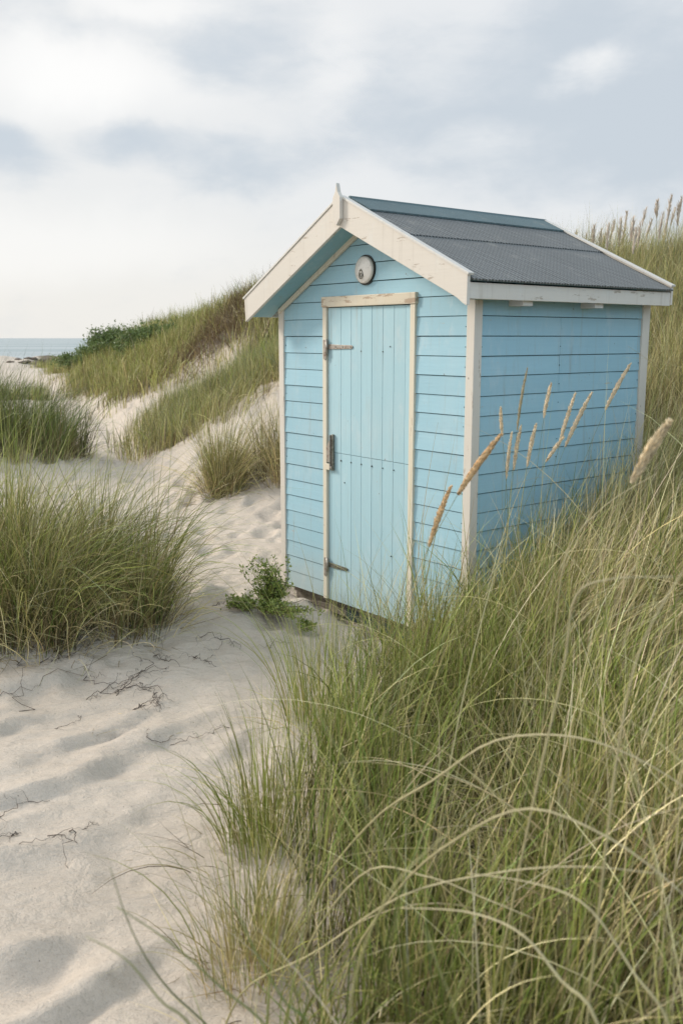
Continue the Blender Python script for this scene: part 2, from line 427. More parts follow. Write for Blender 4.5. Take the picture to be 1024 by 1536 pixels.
for sg in (1, -1):
    xe = W if sg > 0 else 0.0; z_e = wall_top(xe); z_m = wall_top(mid)
    P = [(xe, z_e+.0), (mid+sg*.001, z_m), (mid+sg*.001, z_m-.03), (xe, z_e-.03)]
    MB().poly_prism([(x, -.030, z-.072) for x, z in P], (0, .020, 0)).build('gable_batten', M['trim'], hut, .002)
    MB().poly_prism([(x, D+.010, z+.006) for x, z in P], (0, .020, 0)).build('gable_batten', M['cream_x'], hut, .002)
# floor, bearers, base board
MB().box(.05, W-.05, .05, D-.05, -.05, .002).build('floor', M['timber'], hut)
MB().box(.62, W-.1, .055, .08, -.13, -.008).build('base_board', M['tarboard'], hut, .002)
for y in (.12, D/2, D-.12): MB().box(.03, W-.05, y-.04, y+.04, -.13, -.052).build('floor_bearer', M['timber'], hut, .004)
for x, y in ((.1, .14), (W-.15, .14), (.1, D-.15), (W-.15, D-.15)): MB().box(x-.05, x+.05, y-.05, y+.05, -.4, -.131).build('footing_block', M['timber'], hut, .005)
# door: tongue-and-groove boards, lower panel slightly set back under a lip
door = MB(); low = MB(); x = DO1+.003; edges = [DO1+.003]
g = [.036+i*.0985 for i in range(8)]
edges += [DO1+v for v in g if DO1+v < DO2-.02]+[DO2-.003]
ZS = .985
for i in range(len(edges)-1):
    a, b2 = edges[i]+.0013, edges[i+1]-.0013; o = rj.uniform(-.0008, .0008)
    door.box(a, b2, -.006+o, .014, ZS+.002-.006*i/7, DT-.004); low.box(a, b2, -.004+o, .014, -.004, ZS-.0005-.006*i/7)
dr = door.build('door', M['door'], hut, .0016, label='ledged plank door of vertical pale blue boards')
low.build('lower_door_panel', M['door'], dr, .0016)
MB().box(DO1+.001, DO2-.001, .0145, .024, -.004, DT).build('door_backing', M['gap'], dr)
for xx in [DO1+.135+.1*i for i in range(6)]:
    zz = ZS-.045-.013*(xx-DO1); MB().tube([(xx, -.0085, zz), (xx, .0, zz)], .0048+rj.uniform(-.001, .0016), 8).build('nail_head', M['nail'], dr)
for xx, zz in ((DO1+.33, 1.63), (DO1+.53, 1.63), (DO1+.595, 1.66), (DO1+.17, .80), (DO1+.62, .40)):
    MB().tube([(xx, -.0085, zz), (xx, .0, zz)], .0042, 8).build('nail_head', M['nail'], dr)
MB().box(DO0, DO1, -.020, .012, -.002, DT).build('door_jamb', M['trim'], hut, .003)
MB().box(DO2, DO3, -.020, .012, -.002, DT).build('door_jamb', M['trim'], hut, .003)
MB().box(DO0-.004, DO3+.008, -.027, .010, DT+.0005, LT).build('door_lintel', M['lintel'], hut, .005)
def tee_hinge(zc, ln_, rust):
    h = MB().poly_prism([(DO1-.022, -.026, zc-.075), (DO1-.004, -.026, zc-.085), (DO1+.008, -.026, zc-.07), (DO1+.008, -.026, zc+.045), (DO1-.022, -.026, zc+.045)], (0, .0055, 0)).build('hinge_plate', M['metal'], dr, .0015)
    h = dr
    MB().tube([(DO1+.010, -.024, zc-.05), (DO1+.010, -.024, zc+.045)], .0075, 10).build('hinge_knuckle', M['metal'], h, smooth=True)
    MB().poly_prism([(DO1+.012, -.013, zc-.016), (DO1+ln_-.012, -.013, zc-.011), (DO1+ln_, -.013, zc-.004), (DO1+ln_, -.013, zc+.006), (DO1+ln_-.012, -.013, zc+.011), (DO1+.012, -.013, zc+.016)], (0, .005, 0)).build('hinge_strap', rust, h, .0015)
    for k in (.35, .62, .93):
        MB().tube([(DO1+ln_*k, -.0155, zc), (DO1+ln_*k, -.012, zc)], .0045, 8).build('screw_head', M['darkmetal'], h)
tee_hinge(1.655, .255, M['metal']); tee_hinge(.235, .21, M['darkmetal'])
# latch handle: upright bar with a slanted bracket
zc = .985; xh = DO1+.062
hd = MB().box(xh-.007, xh+.011, -.026, -.008, zc-.118, zc+.118).build('door_handle', M['darkmetal'], dr, .006); hd = dr
MB().box(xh-.0125, xh-.0075, -.036, -.009, zc-.108, zc+.113).build('handle_edge_strip', M['metal'], hd, .002)
MB().poly_prism([(xh-.013, -.024, zc+.10), (xh-.013, -.024, zc-.065), (DO1+.010, -.024, zc-.065), (DO1+.003, -.024, zc+.030)], (0, .006, 0)).build('latch_bracket', M['metal'], hd, .002)
MB().box(DO1-.004, xh-.021, -.028, -.0215, zc-.115, zc-.075).build('latch_foot', M['trim'], hd, .002)
MB().tube([(xh+.001, -.036, zc-.095), (xh+.001, -.028, zc-.095)], .0085, 10).build('screw_head', M['metal'], hd)
# round enamel badge above the door
bx, bz, br = .884, 2.109, .088
def disc(r, y0, dome, n=40, m=8):
    mb = MB(); 
    mb.v.append((bx, y0-dome, bz))
    for k in range(1, m+1):
        rr = r*k/m; yy = y0-dome*(1-(k/m)**2)
        for j in range(n): a = 2*math.pi*j/n; mb.v.append((bx+rr*math.cos(a), yy, bz+rr*math.sin(a)))
    for j in range(n): mb.v.append((bx+r*math.cos(2*math.pi*j/n), y0+.02, bz+r*math.sin(2*math.pi*j/n)))
    for j in range(n): mb.f.append((0, 1+j, 1+(j+1) % n))
    for k in range(m):
        for j in range(n): a = 1+k*n; mb.f.append((a+j, a+n+j, a+n+(j+1) % n, a+(j+1) % n))
    return mb
bd = disc(br, -.014, .004).build('badge', M['rim'], hut, smooth=False, label='round domed pale metal badge in a dark rim')
disc(br-.010, -.028, .014).build('badge_face', M['enamel'], bd, smooth=True)
em = MB()    # the worn raised mark low on the badge: an oval ring with a small crossed stroke above
def ring(cx, cz, a, b2, y, n=18, ph=0, arc=1.0):
    return [(cx+a*math.cos(2*math.pi*arc*i/n+ph), y, cz+b2*math.sin(2*math.pi*arc*i/n+ph)) for i in range(n+1)]
em.tube(ring(bx-.006, bz-.028, .017, .024, -.0415), .0028, 6)
em.build('emblem_ring', M['darkmetal'], bd)
em = MB(); em.tube(ring(bx-.006, bz-.030, .008, .012, -.0422), .0020, 6); em.build('emblem_ring', M['darkmetal'], bd)
em = MB(); em.tube([(bx-.020, -.0415, bz-.006), (bx-.006, -.0435, bz+.004), (bx+.006, -.0430, bz-.004)], .0026, 6)
em.build('badge_emblem', M['darkmetal'], bd)

# ------------------------------------------------------------------ ground sheet
def axis(n, lo, hi, a, c0=0.0):
    t0, t1 = math.asinh((lo-c0)/a), math.asinh((hi-c0)/a); return c0+a*np.sinh(np.linspace(t0, t1, n))
ys = axis(900, -9, 400, 3.0, 3.4); xs0 = axis(760, -260, 260, 2.4, .2)
Y2, X2 = np.meshgrid(ys, xs0, indexing='ij')
X2 = X2-.16*np.clip(Y2-1, 0, 30)-.1
Zg = ground(X2, Y2)
def grid_mesh(name, X, Y, Z):
    n, m = X.shape; me = bpy.data.meshes.new(name)
    me.vertices.add(n*m); me.vertices.foreach_set('co', np.stack([X, Y, Z], -1).astype(np.float32).ravel())
    i = np.arange(n-1)[:, None]*m+np.arange(m-1)[None]; q = np.stack([i, i+1, i+m+1, i+m], -1).reshape(-1, 4).astype(np.int32)
    me.loops.add(q.size); me.loops.foreach_set('vertex_index', q.ravel()); me.polygons.add(len(q))
    me.polygons.foreach_set('loop_start', np.arange(0, q.size, 4, dtype=np.int32))
    me.polygons.foreach_set('use_smooth', np.ones(len(q), bool)); me.update(calc_edges=True); me.validate(); return me
me = grid_mesh('sand_ground', X2, Y2, Zg)
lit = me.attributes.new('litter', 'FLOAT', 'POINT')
litter_shade = grow(X2, Y2)
lit.data.foreach_set('value', litter_shade.astype(np.float32).ravel())
m, nt, b, out = new_mat('dune_sand')
co = nt.n('ShaderNodeTexCoord').outputs['Object']
n1 = nt.noise(co, 1.1, 5, .6); n2 = nt.noise(co, 260, 2, .7); n3 = nt.noise(co, 34, 4, .65)
c = nt.mix(nt.ramp(n1, .3, .7), (.560, .482, .400), (.640, .556, .468))
c = nt.mix(nt.ramp(n3, .38, .75, 0, .22), c, (.40, .34, .28))
c = nt.mix(nt.ramp(n2, .55, .70, 0, .5), c, (.24, .20, .165))
n2b = nt.noise(co, 330, 1, .5); c = nt.mix(nt.ramp(n2b, .62, .72, 0, .3), c, (.78, .73, .66))
vo = nt.n('ShaderNodeTexVoronoi', i={'Scale': 23.0, 'Randomness': 1.0}); nt.l(co, vo.inputs['Vector'])
c = nt.mix(nt.ramp(vo.outputs['Distance'], .055, .075, .7, 0), c, (.14, .11, .09))
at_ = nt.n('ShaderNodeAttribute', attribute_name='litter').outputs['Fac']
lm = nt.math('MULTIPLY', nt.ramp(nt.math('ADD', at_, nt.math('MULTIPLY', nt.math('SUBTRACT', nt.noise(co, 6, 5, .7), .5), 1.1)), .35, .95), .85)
c = nt.mix(lm, c, nt.mix(nt.noise(co, 45, 4, .7, (1, 1, 1)), (.022, .018, .012), (.14, .11, .07)))  # plant litter, darkened further to paint in shade between the tussocks
nt.l(c, b.inputs['Base Color']); b.inputs['Roughness'].default_value = .95; b.inputs['Specular IOR Level'].default_value = .12
hsum = nt.math('ADD', nt.math('MULTIPLY', nt.noise(co, 7, 7, .62, (1, 1.7, 1), .4), 1.5), nt.math('MULTIPLY', nt.noise(co, 150, 3, .7), .20))
bump(nt, b, hsum, .8, .035)
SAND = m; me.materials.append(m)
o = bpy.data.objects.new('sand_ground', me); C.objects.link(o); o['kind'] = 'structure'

# sea
m, nt, b, out = new_mat('sea_water')
co = nt.n('ShaderNodeTexCoord').outputs['Object']
w1 = nt.noise(co, .25, 6, .65, (.35, 1, 1)); w2 = nt.noise(co, .012, 3, .5, (.25, 1, 1))
nt.l(nt.mix(nt.ramp(w2, .35, .65), (.29, .345, .35), (.40, .435, .44)), b.inputs['Base Color'])
b.inputs['Roughness'].default_value = .5; b.inputs['Specular IOR Level'].default_value = .35; b.inputs['IOR'].default_value = 1.33
bump(nt, b, w1, .6, 1.2)
k = 24000; mb = MB(); mb.v = [(-k, 62, -4.2), (k, 62, -4.2), (k, k, -4.2), (-k, k, -4.2)]; mb.f = [(0, 1, 2, 3)]
o = mb.build('sea_water', m); o['kind'] = 'structure'

# ------------------------------------------------------------------ grass
def grass_mat(name, trans=.12):
    m, nt, b, out = new_mat(name)
    a = nt.n('ShaderNodeAttribute', attribute_name='tint').outputs['Color']
    co = nt.n('ShaderNodeTexCoord').outputs['Object']
    n = nt.noise(co, 30, 2, .6); c = nt.mix(nt.ramp(n, .3, .7, 0, .25), a, (.14, .115, .06))
    nt.l(c, b.inputs['Base Color']); b.inputs['Roughness'].default_value = .5; b.inputs['Specular IOR Level'].default_value = .35
    tr = nt.n('ShaderNodeBsdfTranslucent'); nt.l(c, tr.inputs['Color'])
    mx = nt.n('ShaderNodeMixShader', i={0: trans}); nt.l(b.outputs[0], mx.inputs[1]); nt.l(tr.outputs[0], mx.inputs[2]); nt.l(mx.outputs[0], out.inputs[0])
    return m
GM = grass_mat('marram_grass_blade')
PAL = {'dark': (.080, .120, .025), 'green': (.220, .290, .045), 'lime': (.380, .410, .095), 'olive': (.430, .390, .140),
       'straw': (.760, .640, .320), 'pale': (.900, .790, .500), 'brown': (.200, .140, .075), 'shaded_sheath': (.085, .070, .030), 'sage': (.290, .330, .180)}  # brown blade-base tone darkened to put shade between blades into the colour
PK = list(PAL); PV = np.array([PAL[k] for k in PK])
def blades(base, az, l0, l1, L, w, mix_root, mix_tip, seg=7, pw=1.5, curl=.3, shade=None):
    """arrays in, (verts, faces, colours) out; mix_* are colour arrays (N,3)"""
    N = len(base); s = np.linspace(0, 1, seg+1)[None, :]
    th = l0[:, None]+(l1-l0)[:, None]*s**pw
    a = az[:, None]+(rng.normal(0, curl, N))[:, None]*s
    d = np.stack([np.sin(th)*np.cos(a), np.sin(th)*np.sin(a), np.cos(th)], -1)
    step = (L/seg)[:, None, None]
    mid_ = .5*(d[:, 1:]+d[:, :-1])*step
    p = np.concatenate([np.zeros((N, 1, 3)), np.cumsum(mid_, 1)], 1)+base[:, None, :]
    sd = np.stack([-np.sin(a), np.cos(a), np.zeros_like(a)], -1)
    cr = np.cross(d, sd); ps = rng.uniform(-1.2, 1.2, N)[:, None, None]+rng.normal(0, .8, N)[:, None, None]*s[..., None]
    sd = sd*np.cos(ps)+cr*np.sin(ps)
    ww = (w[:, None]*.5*np.clip(1-s**1.8, .04, 1)*(.65+.35*np.minimum(1, s*5)))[..., None]
    v = np.stack([p-sd*ww, p+sd*ww], 2).reshape(N, -1, 3)
    i = (np.arange(N)*(2*(seg+1)))[:, None]+(np.arange(seg)*2)[None]
    f = np.stack([i, i+1, i+3, i+2], -1).reshape(-1, 4)
    t = (np.clip(s*1.2-.05, 0, 1)**1.45)[..., None]  # holds the root colour longer, painting in shade deep in the grass
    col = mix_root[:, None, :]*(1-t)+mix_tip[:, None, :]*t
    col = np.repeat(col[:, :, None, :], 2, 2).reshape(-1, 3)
    return v.reshape(-1, 3), f, col
def grass_object(name, parts, mat=None, parent=None, origin=(0, 0, 0)):
    vs, fs, cs, k = [], [], [], 0
    for v, f, c in parts: vs.append(v); fs.append(f+k); cs.append(c); k += len(v)
    v = np.concatenate(vs)-np.array(origin); f = np.concatenate(fs).astype(np.int32); c = np.concatenate(cs)
    me = bpy.data.meshes.new(name); me.vertices.add(len(v)); me.vertices.foreach_set('co', v.astype(np.float32).ravel())
    me.loops.add(f.size); me.loops.foreach_set('vertex_index', f.ravel()); me.polygons.add(len(f))
    me.polygons.foreach_set('loop_start', np.arange(0, f.size, 4, dtype=np.int32)); me.polygons.foreach_set('use_smooth', np.ones(len(f), bool))
    me.update(calc_edges=True)
    at_ = me.attributes.new('tint', 'FLOAT_COLOR', 'POINT'); at_.data.foreach_set('color', np.concatenate([c, np.ones((len(c), 1))], 1).astype(np.float32).ravel())
    me.materials.append(mat or GM); o = bpy.data.objects.new(name, me); C.objects.link(o); o.location = origin
    if parent: o.parent = parent
    return o
def pick(n, weights):
    ks = list(weights); pr = np.array([weights[k] for k in ks], float); pr /= pr.sum()
    idx = rng.choice(len(ks), n, p=pr); base = np.array([PAL[k] for k in ks])[idx]
    return base*rng.uniform(.75, 1.25, (n, 1))*rng.normal(1, .05, (n, 3))
def tussocks(cx, cy, per, rad, H, wid, lean=.9, wind=(.35, 0), up=.18, roots={'olive': 1}, tips={'green': 1}, seg=7, pw=1.5, hv=.3, spread=None, curl=.3):
    """blades fanning out of tussock centres"""
    n = len(cx)*per; ci = np.repeat(np.arange(len(cx)), per)
    r = rad*np.sqrt(rng.random(n))*(np.repeat(rng.uniform(.6, 1.3, len(cx)), per)); an = rng.uniform(0, 2*math.pi, n)
    ox, oy = r*np.cos(an), r*np.sin(an)
    x = cx[ci]+ox; y = cy[ci]+oy; z = macro(x, y)-.03
    k = r/rad
    lx = np.cos(an)*k*lean+wind[0]+rng.normal(0, .22, n); ly = np.sin(an)*k*lean+wind[1]+rng.normal(0, .22, n)
    lx = lx+np.repeat(rng.normal(0, .28, len(cx)), per); ly = ly+np.repeat(rng.normal(0, .22, len(cx)), per)
    az = np.arctan2(ly, lx); mag = np.hypot(lx, ly)
    hs_ = np.repeat(rng.uniform(1-hv, 1+hv, len(cx)), per)
    L = H*hs_*np.clip(rng.normal(.85, .22, n), .25, 1.35)
    l0 = up*mag; l1 = np.clip(mag*1.25+rng.normal(0, .2, n), .02, 2.3)
    w = wid*rng.uniform(.6, 1.3, n)
    ok = np.ones(n, bool); hx, hy = hut_local(x, y); ok &= ~((hx > -.05) & (hx < W+.05) & (hy > -.04) & (hy < D+.05))
    cl = np.repeat(rng.uniform(.55, 1.35, (len(cx), 1)), per, 0)
    a, b_ = pick(n, roots)*cl, pick(n, tips)*cl
    g = lambda q: q[ok]
    return blades(np.stack([x, y, z], -1)[ok], g(az), g(l0), g(l1), g(L), g(w), a[ok], b_[ok], seg, pw, curl)
def scatter(n, x0, x1, y0, y1, dens):
    x = rng.uniform(x0, x1, n); y = rng.uniform(y0, y1, n); k = rng.random(n) < dens(x, y); return x[k], y[k]
def outside_hut(x, y, m=.05):
    hx, hy = hut_local(x, y); return ~((hx > -m) & (hx < W+m) & (hy > -m) & (hy < D+m))

GREEN = {'green': 5, 'lime': 4, 'olive': 3, 'dark': 1.5}; DRYTIP = {'lime': 3, 'olive': 3, 'straw': 3, 'pale': .8}
STRAW = {'straw': 5, 'pale': 2, 'olive': 2, 'brown': 1}
# 1. foreground and the foot of the right-hand bank
fx, fy_ = scatter(2750, -.55, 3.2, .95, 5.9, lambda x, y: grow(x, y)*(x < .42*y+.9))
k = outside_hut(fx, fy_, .12) & (fbm(fx*2.6, fy_*2.6, 91, 2)+.25*ss(3.0, 4.4, fy_) > -.14); fx, fy_ = fx[k], fy_[k]
def sel(m): return fx[m], fy_[m]
dryness = ss(.1, .9, (fx-.12*fy_)+.5*fbm(fx*.9, fy_*.9, 61, 2))
ro = rng.random(len(fx)); dry = ro < .15+.68*dryness
nearc = fy_ < 2.3
parts = []
parts.append(tussocks(*sel(~dry), 27, .09, .62, .0066, .55, (.22, .05), roots={'shaded_sheath': 4, 'dark': 3}, tips={'green': 6, 'lime': 4, 'olive': 2}, seg=7))
parts.append(tussocks(*sel(dry), 28, .11, .72, .0062, .65, (.80, .15), roots={'shaded_sheath': 4, 'dark': 2}, tips={'lime': 2, 'olive': 3, 'straw': 4, 'pale': 2}, seg=7))
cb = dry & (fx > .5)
parts.append(tussocks(*sel(cb), 18, .12, .88, .0048, .55, (1.25, .1), up=.35, roots={'shaded_sheath': 2, 'brown': 2}, tips={'straw': 5, 'pale': 3}, seg=9, pw=1.3, curl=.35))
q_ = rng.random(len(fx)) < .75
parts.append(tussocks(*sel(q_), 22, .17, .55, .0028, 1.2, (.45, .1), up=.5, roots=STRAW, tips=STRAW, seg=7, pw=1.1, curl=.8))
lg = (rng.random(len(fx)) < .10) & (fx > .15)
parts.append(tussocks(*sel(lg), 5, .10, 1.05, .0052, .8, (.75, .0), up=.25, roots={'olive': 1, 'straw': 2}, tips={'straw': 3, 'pale': 3}, seg=14, pw=1.3, curl=.5))
parts.append(tussocks(*sel(lg), 2, .10, 1.0, .0050, .8, (-.75, -.1), up=.25, roots={'olive': 1, 'straw': 2}, tips={'straw': 3, 'pale': 2}, seg=14, pw=1.3, curl=.5))
ng = (fy_ < 2.5) & (fx > .1) & (rng.random(len(fx)) < .22)
parts.append(tussocks(*sel(ng), 3, .1, .95, .0062, .6, (1.1, .25), up=.3, roots={'brown': 1, 'olive': 2}, tips={'straw': 3, 'pale': 2}, seg=16, pw=1.35, curl=.5))
parts.append(tussocks(*sel(ng), 2, .1, .95, .0060, .6, (-1.15, .1), up=.3, roots={'brown': 1, 'olive': 2}, tips={'straw': 3, 'pale': 2}, seg=16, pw=1.35, curl=.5))
th = rng.random(len(fx)) < .55
parts.append(tussocks(*sel(th), 16, .22, .22, .0030, 2.2, (.1, 0), up=.8, roots={'brown': 2, 'straw': 2}, tips={'straw': 2, 'pale': 1, 'brown': 2}, seg=4, curl=1.2))
tag(grass_object('marram_grass', parts), 'dense green and straw marram grass filling the foreground right of the sandy path', 'grass', kind='stuff')
# 2. bank beside and behind the hut
bx_, by_ = scatter(5200, .9, 8.5, 5.2, 15, lambda x, y: grow(x, y)*(x < .42*y+1.4)*np.where(y < 5.9, (x > 1.2), 1.0)*np.where(y > 8, ss(.1, .8, x-.17*y+.6), 1))
k = outside_hut(bx_, by_, .10); bx_, by_ = bx_[k], by_[k]
far = by_ > 8.5; parts = []
r_ = rng.random(len(bx_))
lowb = (~far) & (by_ < 7.4)
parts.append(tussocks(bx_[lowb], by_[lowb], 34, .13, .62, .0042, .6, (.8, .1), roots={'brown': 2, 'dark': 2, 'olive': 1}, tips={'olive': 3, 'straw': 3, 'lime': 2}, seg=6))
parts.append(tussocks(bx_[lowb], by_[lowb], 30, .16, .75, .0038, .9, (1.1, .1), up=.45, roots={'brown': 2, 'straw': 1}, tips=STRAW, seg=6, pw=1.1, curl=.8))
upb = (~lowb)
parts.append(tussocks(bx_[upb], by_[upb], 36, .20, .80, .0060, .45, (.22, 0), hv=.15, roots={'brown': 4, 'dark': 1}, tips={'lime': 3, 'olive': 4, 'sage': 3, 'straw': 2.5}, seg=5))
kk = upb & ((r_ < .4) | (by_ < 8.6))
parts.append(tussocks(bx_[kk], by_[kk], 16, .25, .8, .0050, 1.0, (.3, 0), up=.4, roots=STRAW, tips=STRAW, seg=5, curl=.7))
tag(grass_object('bank_grass', parts), 'tall olive marram grass on the steep bank rising beside and behind the hut', 'grass', kind='stuff')
# 3. middle bank and 4. far dune on the left of the hut
dx_, dy_ = scatter(9000, -13, 2.4, 11.3, 17.2, lambda x, y: grow(x, y)*(qdist(x, y) < 6.5))
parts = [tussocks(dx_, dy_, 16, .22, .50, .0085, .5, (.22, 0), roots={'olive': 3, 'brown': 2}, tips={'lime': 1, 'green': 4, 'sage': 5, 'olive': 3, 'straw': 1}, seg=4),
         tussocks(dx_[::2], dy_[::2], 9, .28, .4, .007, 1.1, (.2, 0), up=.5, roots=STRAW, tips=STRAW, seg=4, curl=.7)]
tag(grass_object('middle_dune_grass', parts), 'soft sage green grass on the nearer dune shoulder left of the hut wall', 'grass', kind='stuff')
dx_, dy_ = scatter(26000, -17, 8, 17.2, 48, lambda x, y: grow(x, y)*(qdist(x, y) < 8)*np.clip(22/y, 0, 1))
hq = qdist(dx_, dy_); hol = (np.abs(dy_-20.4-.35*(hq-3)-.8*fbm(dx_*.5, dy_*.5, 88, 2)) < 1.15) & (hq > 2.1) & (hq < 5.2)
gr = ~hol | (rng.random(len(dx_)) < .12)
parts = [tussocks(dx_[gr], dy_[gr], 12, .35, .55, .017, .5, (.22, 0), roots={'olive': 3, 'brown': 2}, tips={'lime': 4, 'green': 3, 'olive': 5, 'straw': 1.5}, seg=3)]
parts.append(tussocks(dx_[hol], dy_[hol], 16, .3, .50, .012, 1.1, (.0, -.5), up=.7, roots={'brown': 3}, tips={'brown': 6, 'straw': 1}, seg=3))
tag(grass_object('far_dune_grass', parts), 'yellow green grass covering the farther dune ridge that runs down towards the sea', 'grass', kind='stuff')

# bits of dry straw blown over the sand
lx_ = rng.uniform(-2.2, .3, 110); ly_ = rng.uniform(2.0, 6.2, 110); kk = outside_hut(lx_, ly_) & (fbm(lx_*1.5, ly_*1.5, 77, 2) > -.05)
v_, f_, c_ = blades(np.stack([lx_, ly_, ground(lx_, ly_)+.006], -1)[kk], rng.uniform(0, 6.28, kk.sum()), np.full(kk.sum(), 1.5), rng.normal(1.6, .06, kk.sum()), rng.uniform(.02, .13, kk.sum()), np.full(kk.sum(), .0024), pick(kk.sum(), {'brown': 3, 'straw': 1}), pick(kk.sum(), {'brown': 3, 'straw': 1}), 5, 1, .7)
tag(grass_object('straw_litter', [(v_, f_, c_)]), 'scattered bits of broken dry straw lying on the bare sand', 'litter', kind='stuff')
# single clumps
def clump(name, label, cx, cy, rx, ry, n, per, H, wid, roots, tips, strawn=.5, wind=(.3, 0), cat='grass clump', lean=.6, seg=7, pw=1.5):
    an = rng.uniform(0, 2*math.pi, n); r = np.sqrt(rng.random(n)); x = cx+rx*r*np.cos(an); y = cy+ry*r*np.sin(an)
    z0 = float(macro(cx, cy)); root = empty(name, (cx, cy, z0), 0, label, cat)
    # outer tussocks lean outwards
    ps = []
    for kx in range(2):
        for ky in range(2):
            mk = ((np.cos(an) > 0) == bool(kx)) & ((np.sin(an) > 0) == bool(ky))
            if mk.sum() == 0: continue
            wv = (wind[0]+(.38 if kx else -.38)*.8, wind[1]+(.3 if ky else -.3)*.8)
            ps.append(tussocks(x[mk], y[mk], per, .10, H, wid, lean, wv, roots=roots, tips=tips, seg=seg, pw=pw, hv=.42))
    grass_object('green_blades', ps, parent=root, origin=(cx, cy, z0)).location = (0, 0, 0)
    ns = max(2, int(n*strawn))
    dry_ = tussocks(x[:ns], y[:ns], per//2, .18, H*.8, wid*.85, 1.3, (wind[0]*.5, wind[1]), up=.5, roots=STRAW, tips=STRAW, seg=seg, pw=1.1, curl=.8)
    th_ = tussocks(x, y, per//2, .26, H*.5, wid*.85, 2.1, (0, 0), up=.9, roots={'brown': 3, 'straw': 1}, tips={'brown': 2, 'straw': 2}, seg=4, curl=1.2)
    grass_object('dry_blades', [dry_, th_], parent=root, origin=(cx, cy, z0)).location = (0, 0, 0)
    return root
clump('marram_clump', 'big windswept marram clump on the sand at the left edge, in front of the path', -2.02, 5.55, .92, .52, 115, 44, .86, .0052, {'brown': 3, 'dark': 2, 'olive': 1}, {'green': 4, 'lime': 4, 'olive': 4, 'straw': 2}, 1.3, (.40, 0), lean=1.0)
clump('marram_clump', 'dark green rounded marram clump on the left edge behind the big clump', -4.95, 12.6, 1.45, 1.0, 130, 46, .90, .0080, {'brown': 2, 'dark': 2}, {'green': 5, 'dark': 5, 'sage': 2}, .25, (.18, 0), seg=6)
clump('marram_clump', 'spiky brown and green marram clump on the sand just left of the hut', -1.32, 10.3, .26, .28, 14, 56, .86, .0060, {'brown': 3, 'olive': 3}, {'green': 3, 'olive': 4, 'straw': 3, 'lime': 2}, 1.0, (.12, 0), seg=6)
clump('marram_clump', 'tawny marram clump half hidden behind the left corner of the hut', -.66, 10.3, .30, .32, 15, 48, .84, .0060, {'brown': 4, 'straw': 2}, {'olive': 3, 'straw': 4, 'green': 2}, 1.6, (.12, 0), seg=6)
hx_, hy_ = hit(392, 1440); clump('marram_clump', 'sparse green marram tuft at the edge of the foreground sand', hx_, hy_, .10, .12, 8, 34, .50, .0040, {'olive': 3, 'straw': 1}, {'green': 4, 'lime': 4, 'olive': 2}, .8, (.0, .1))
hx_, hy_ = hit(395, 1270); clump('marram_clump', 'upright bright green marram tuft standing alone in the sand right of the dune ripples', hx_, hy_, .06, .08, 6, 34, .55, .0046, {'olive': 2, 'green': 2}, {'green': 4, 'lime': 4, 'olive': 2}, .5, (.05, .0), lean=.35)
hx_, hy_ = hit(470, 1090); clump('marram_clump', 'slender green marram tuft in front of the hut door where sand meets grass', hx_, hy_, .14, .12, 7, 30, .60, .0040, {'olive': 2, 'green': 2}, {'green': 4, 'lime': 3, 'olive': 3}, .5, (.08, .0), lean=.35)
hx_, hy_ = hit(30, 600); clump('marram_clump', 'small low marram patch on the pale beach sand at the far left', hx_-.2, hy_, 1.0, .7, 44, 26, .55, .018, {'olive': 2, 'brown': 1}, {'green': 2, 'sage': 3, 'olive': 2}, .4, (.1, 0), seg=4)

# long arching dry stems close to the camera
m_stem = GM
def arch(pts, w, label, c0=(.42, .38, .18), c1=(.60, .53, .34)):
    P = [Vector(p) for p in pts]; n = 26; out = []
    for i in range(n+1):     # Catmull-Rom
        u = i/n*(len(P)-1); k = min(int(u), len(P)-2); f = u-k
        a, b_, c_, d_ = P[max(k-1, 0)], P[k], P[k+1], P[min(k+2, len(P)-1)]
        out.append(.5*((2*b_)+(c_-a)*f+(2*a-5*b_+4*c_-d_)*f*f+(3*b_-a-3*c_+d_)*f**3))
    mb = MB(); rad = [w*.5*(1-.75*(i/n)**1.6) for i in range(n+1)]; mb.tube(out, rad, 5)
    o = mb.build('arching_grass_stem', GM, None, smooth=True)
    col = np.zeros((len(mb.v), 4)); col[:, 3] = 1
    for i in range(n+1):
        t_ = i/n; col[i*5:(i+1)*5, :3] = np.array(c0)*(1-t_)+np.array(c1)*t_
    a_ = o.data.attributes.new('tint', 'FLOAT_COLOR', 'POINT'); a_.data.foreach_set('color', col.astype(np.float32).ravel())
    base = Vector(out[0]); o.data.transform(Matrix.Translation(-base)); o.location = base
    return tag(o, label, 'grass stem', 'long arching stems over the foreground grass')
def archpx(L, w, label, **kw):
    pts = [at(px, py, Y) for px, py, Y in L]
    b0 = pts[0]; d = b0-pts[1]; gz = float(macro(b0.x+d.x, b0.y+d.y))-.02; hh = b0.z-gz; e = max(.35, min(2.2, hh/max(.05, -d.z)))
    f1 = b0+Vector((d.x*e*.5, d.y*e*.5, -hh*.45)); pts = [Vector((b0.x+d.x*e*.75, b0.y+d.y*e*.75, gz)), f1]+pts
    arch(pts, w, label, **kw)
archpx([(600, 1330, 1.75), (690, 1255, 1.6), (790, 1213, 1.5), (900, 1250, 1.42), (1000, 1320, 1.36), (1080, 1400, 1.33)], .0062, 'tall pale stem arching over to the right edge, upper of the long foreground arcs')
archpx([(470, 1430, 1.9), (600, 1345, 1.75), (740, 1310, 1.65), (870, 1300, 1.55), (1000, 1312, 1.5)], .0058, 'pale stem crossing the foreground almost level towards the right edge')
archpx([(545, 1310, 1.9), (640, 1315, 1.8), (720, 1345, 1.72), (800, 1378, 1.65)], .0056, 'short pale stem sagging to the right in the lower foreground')
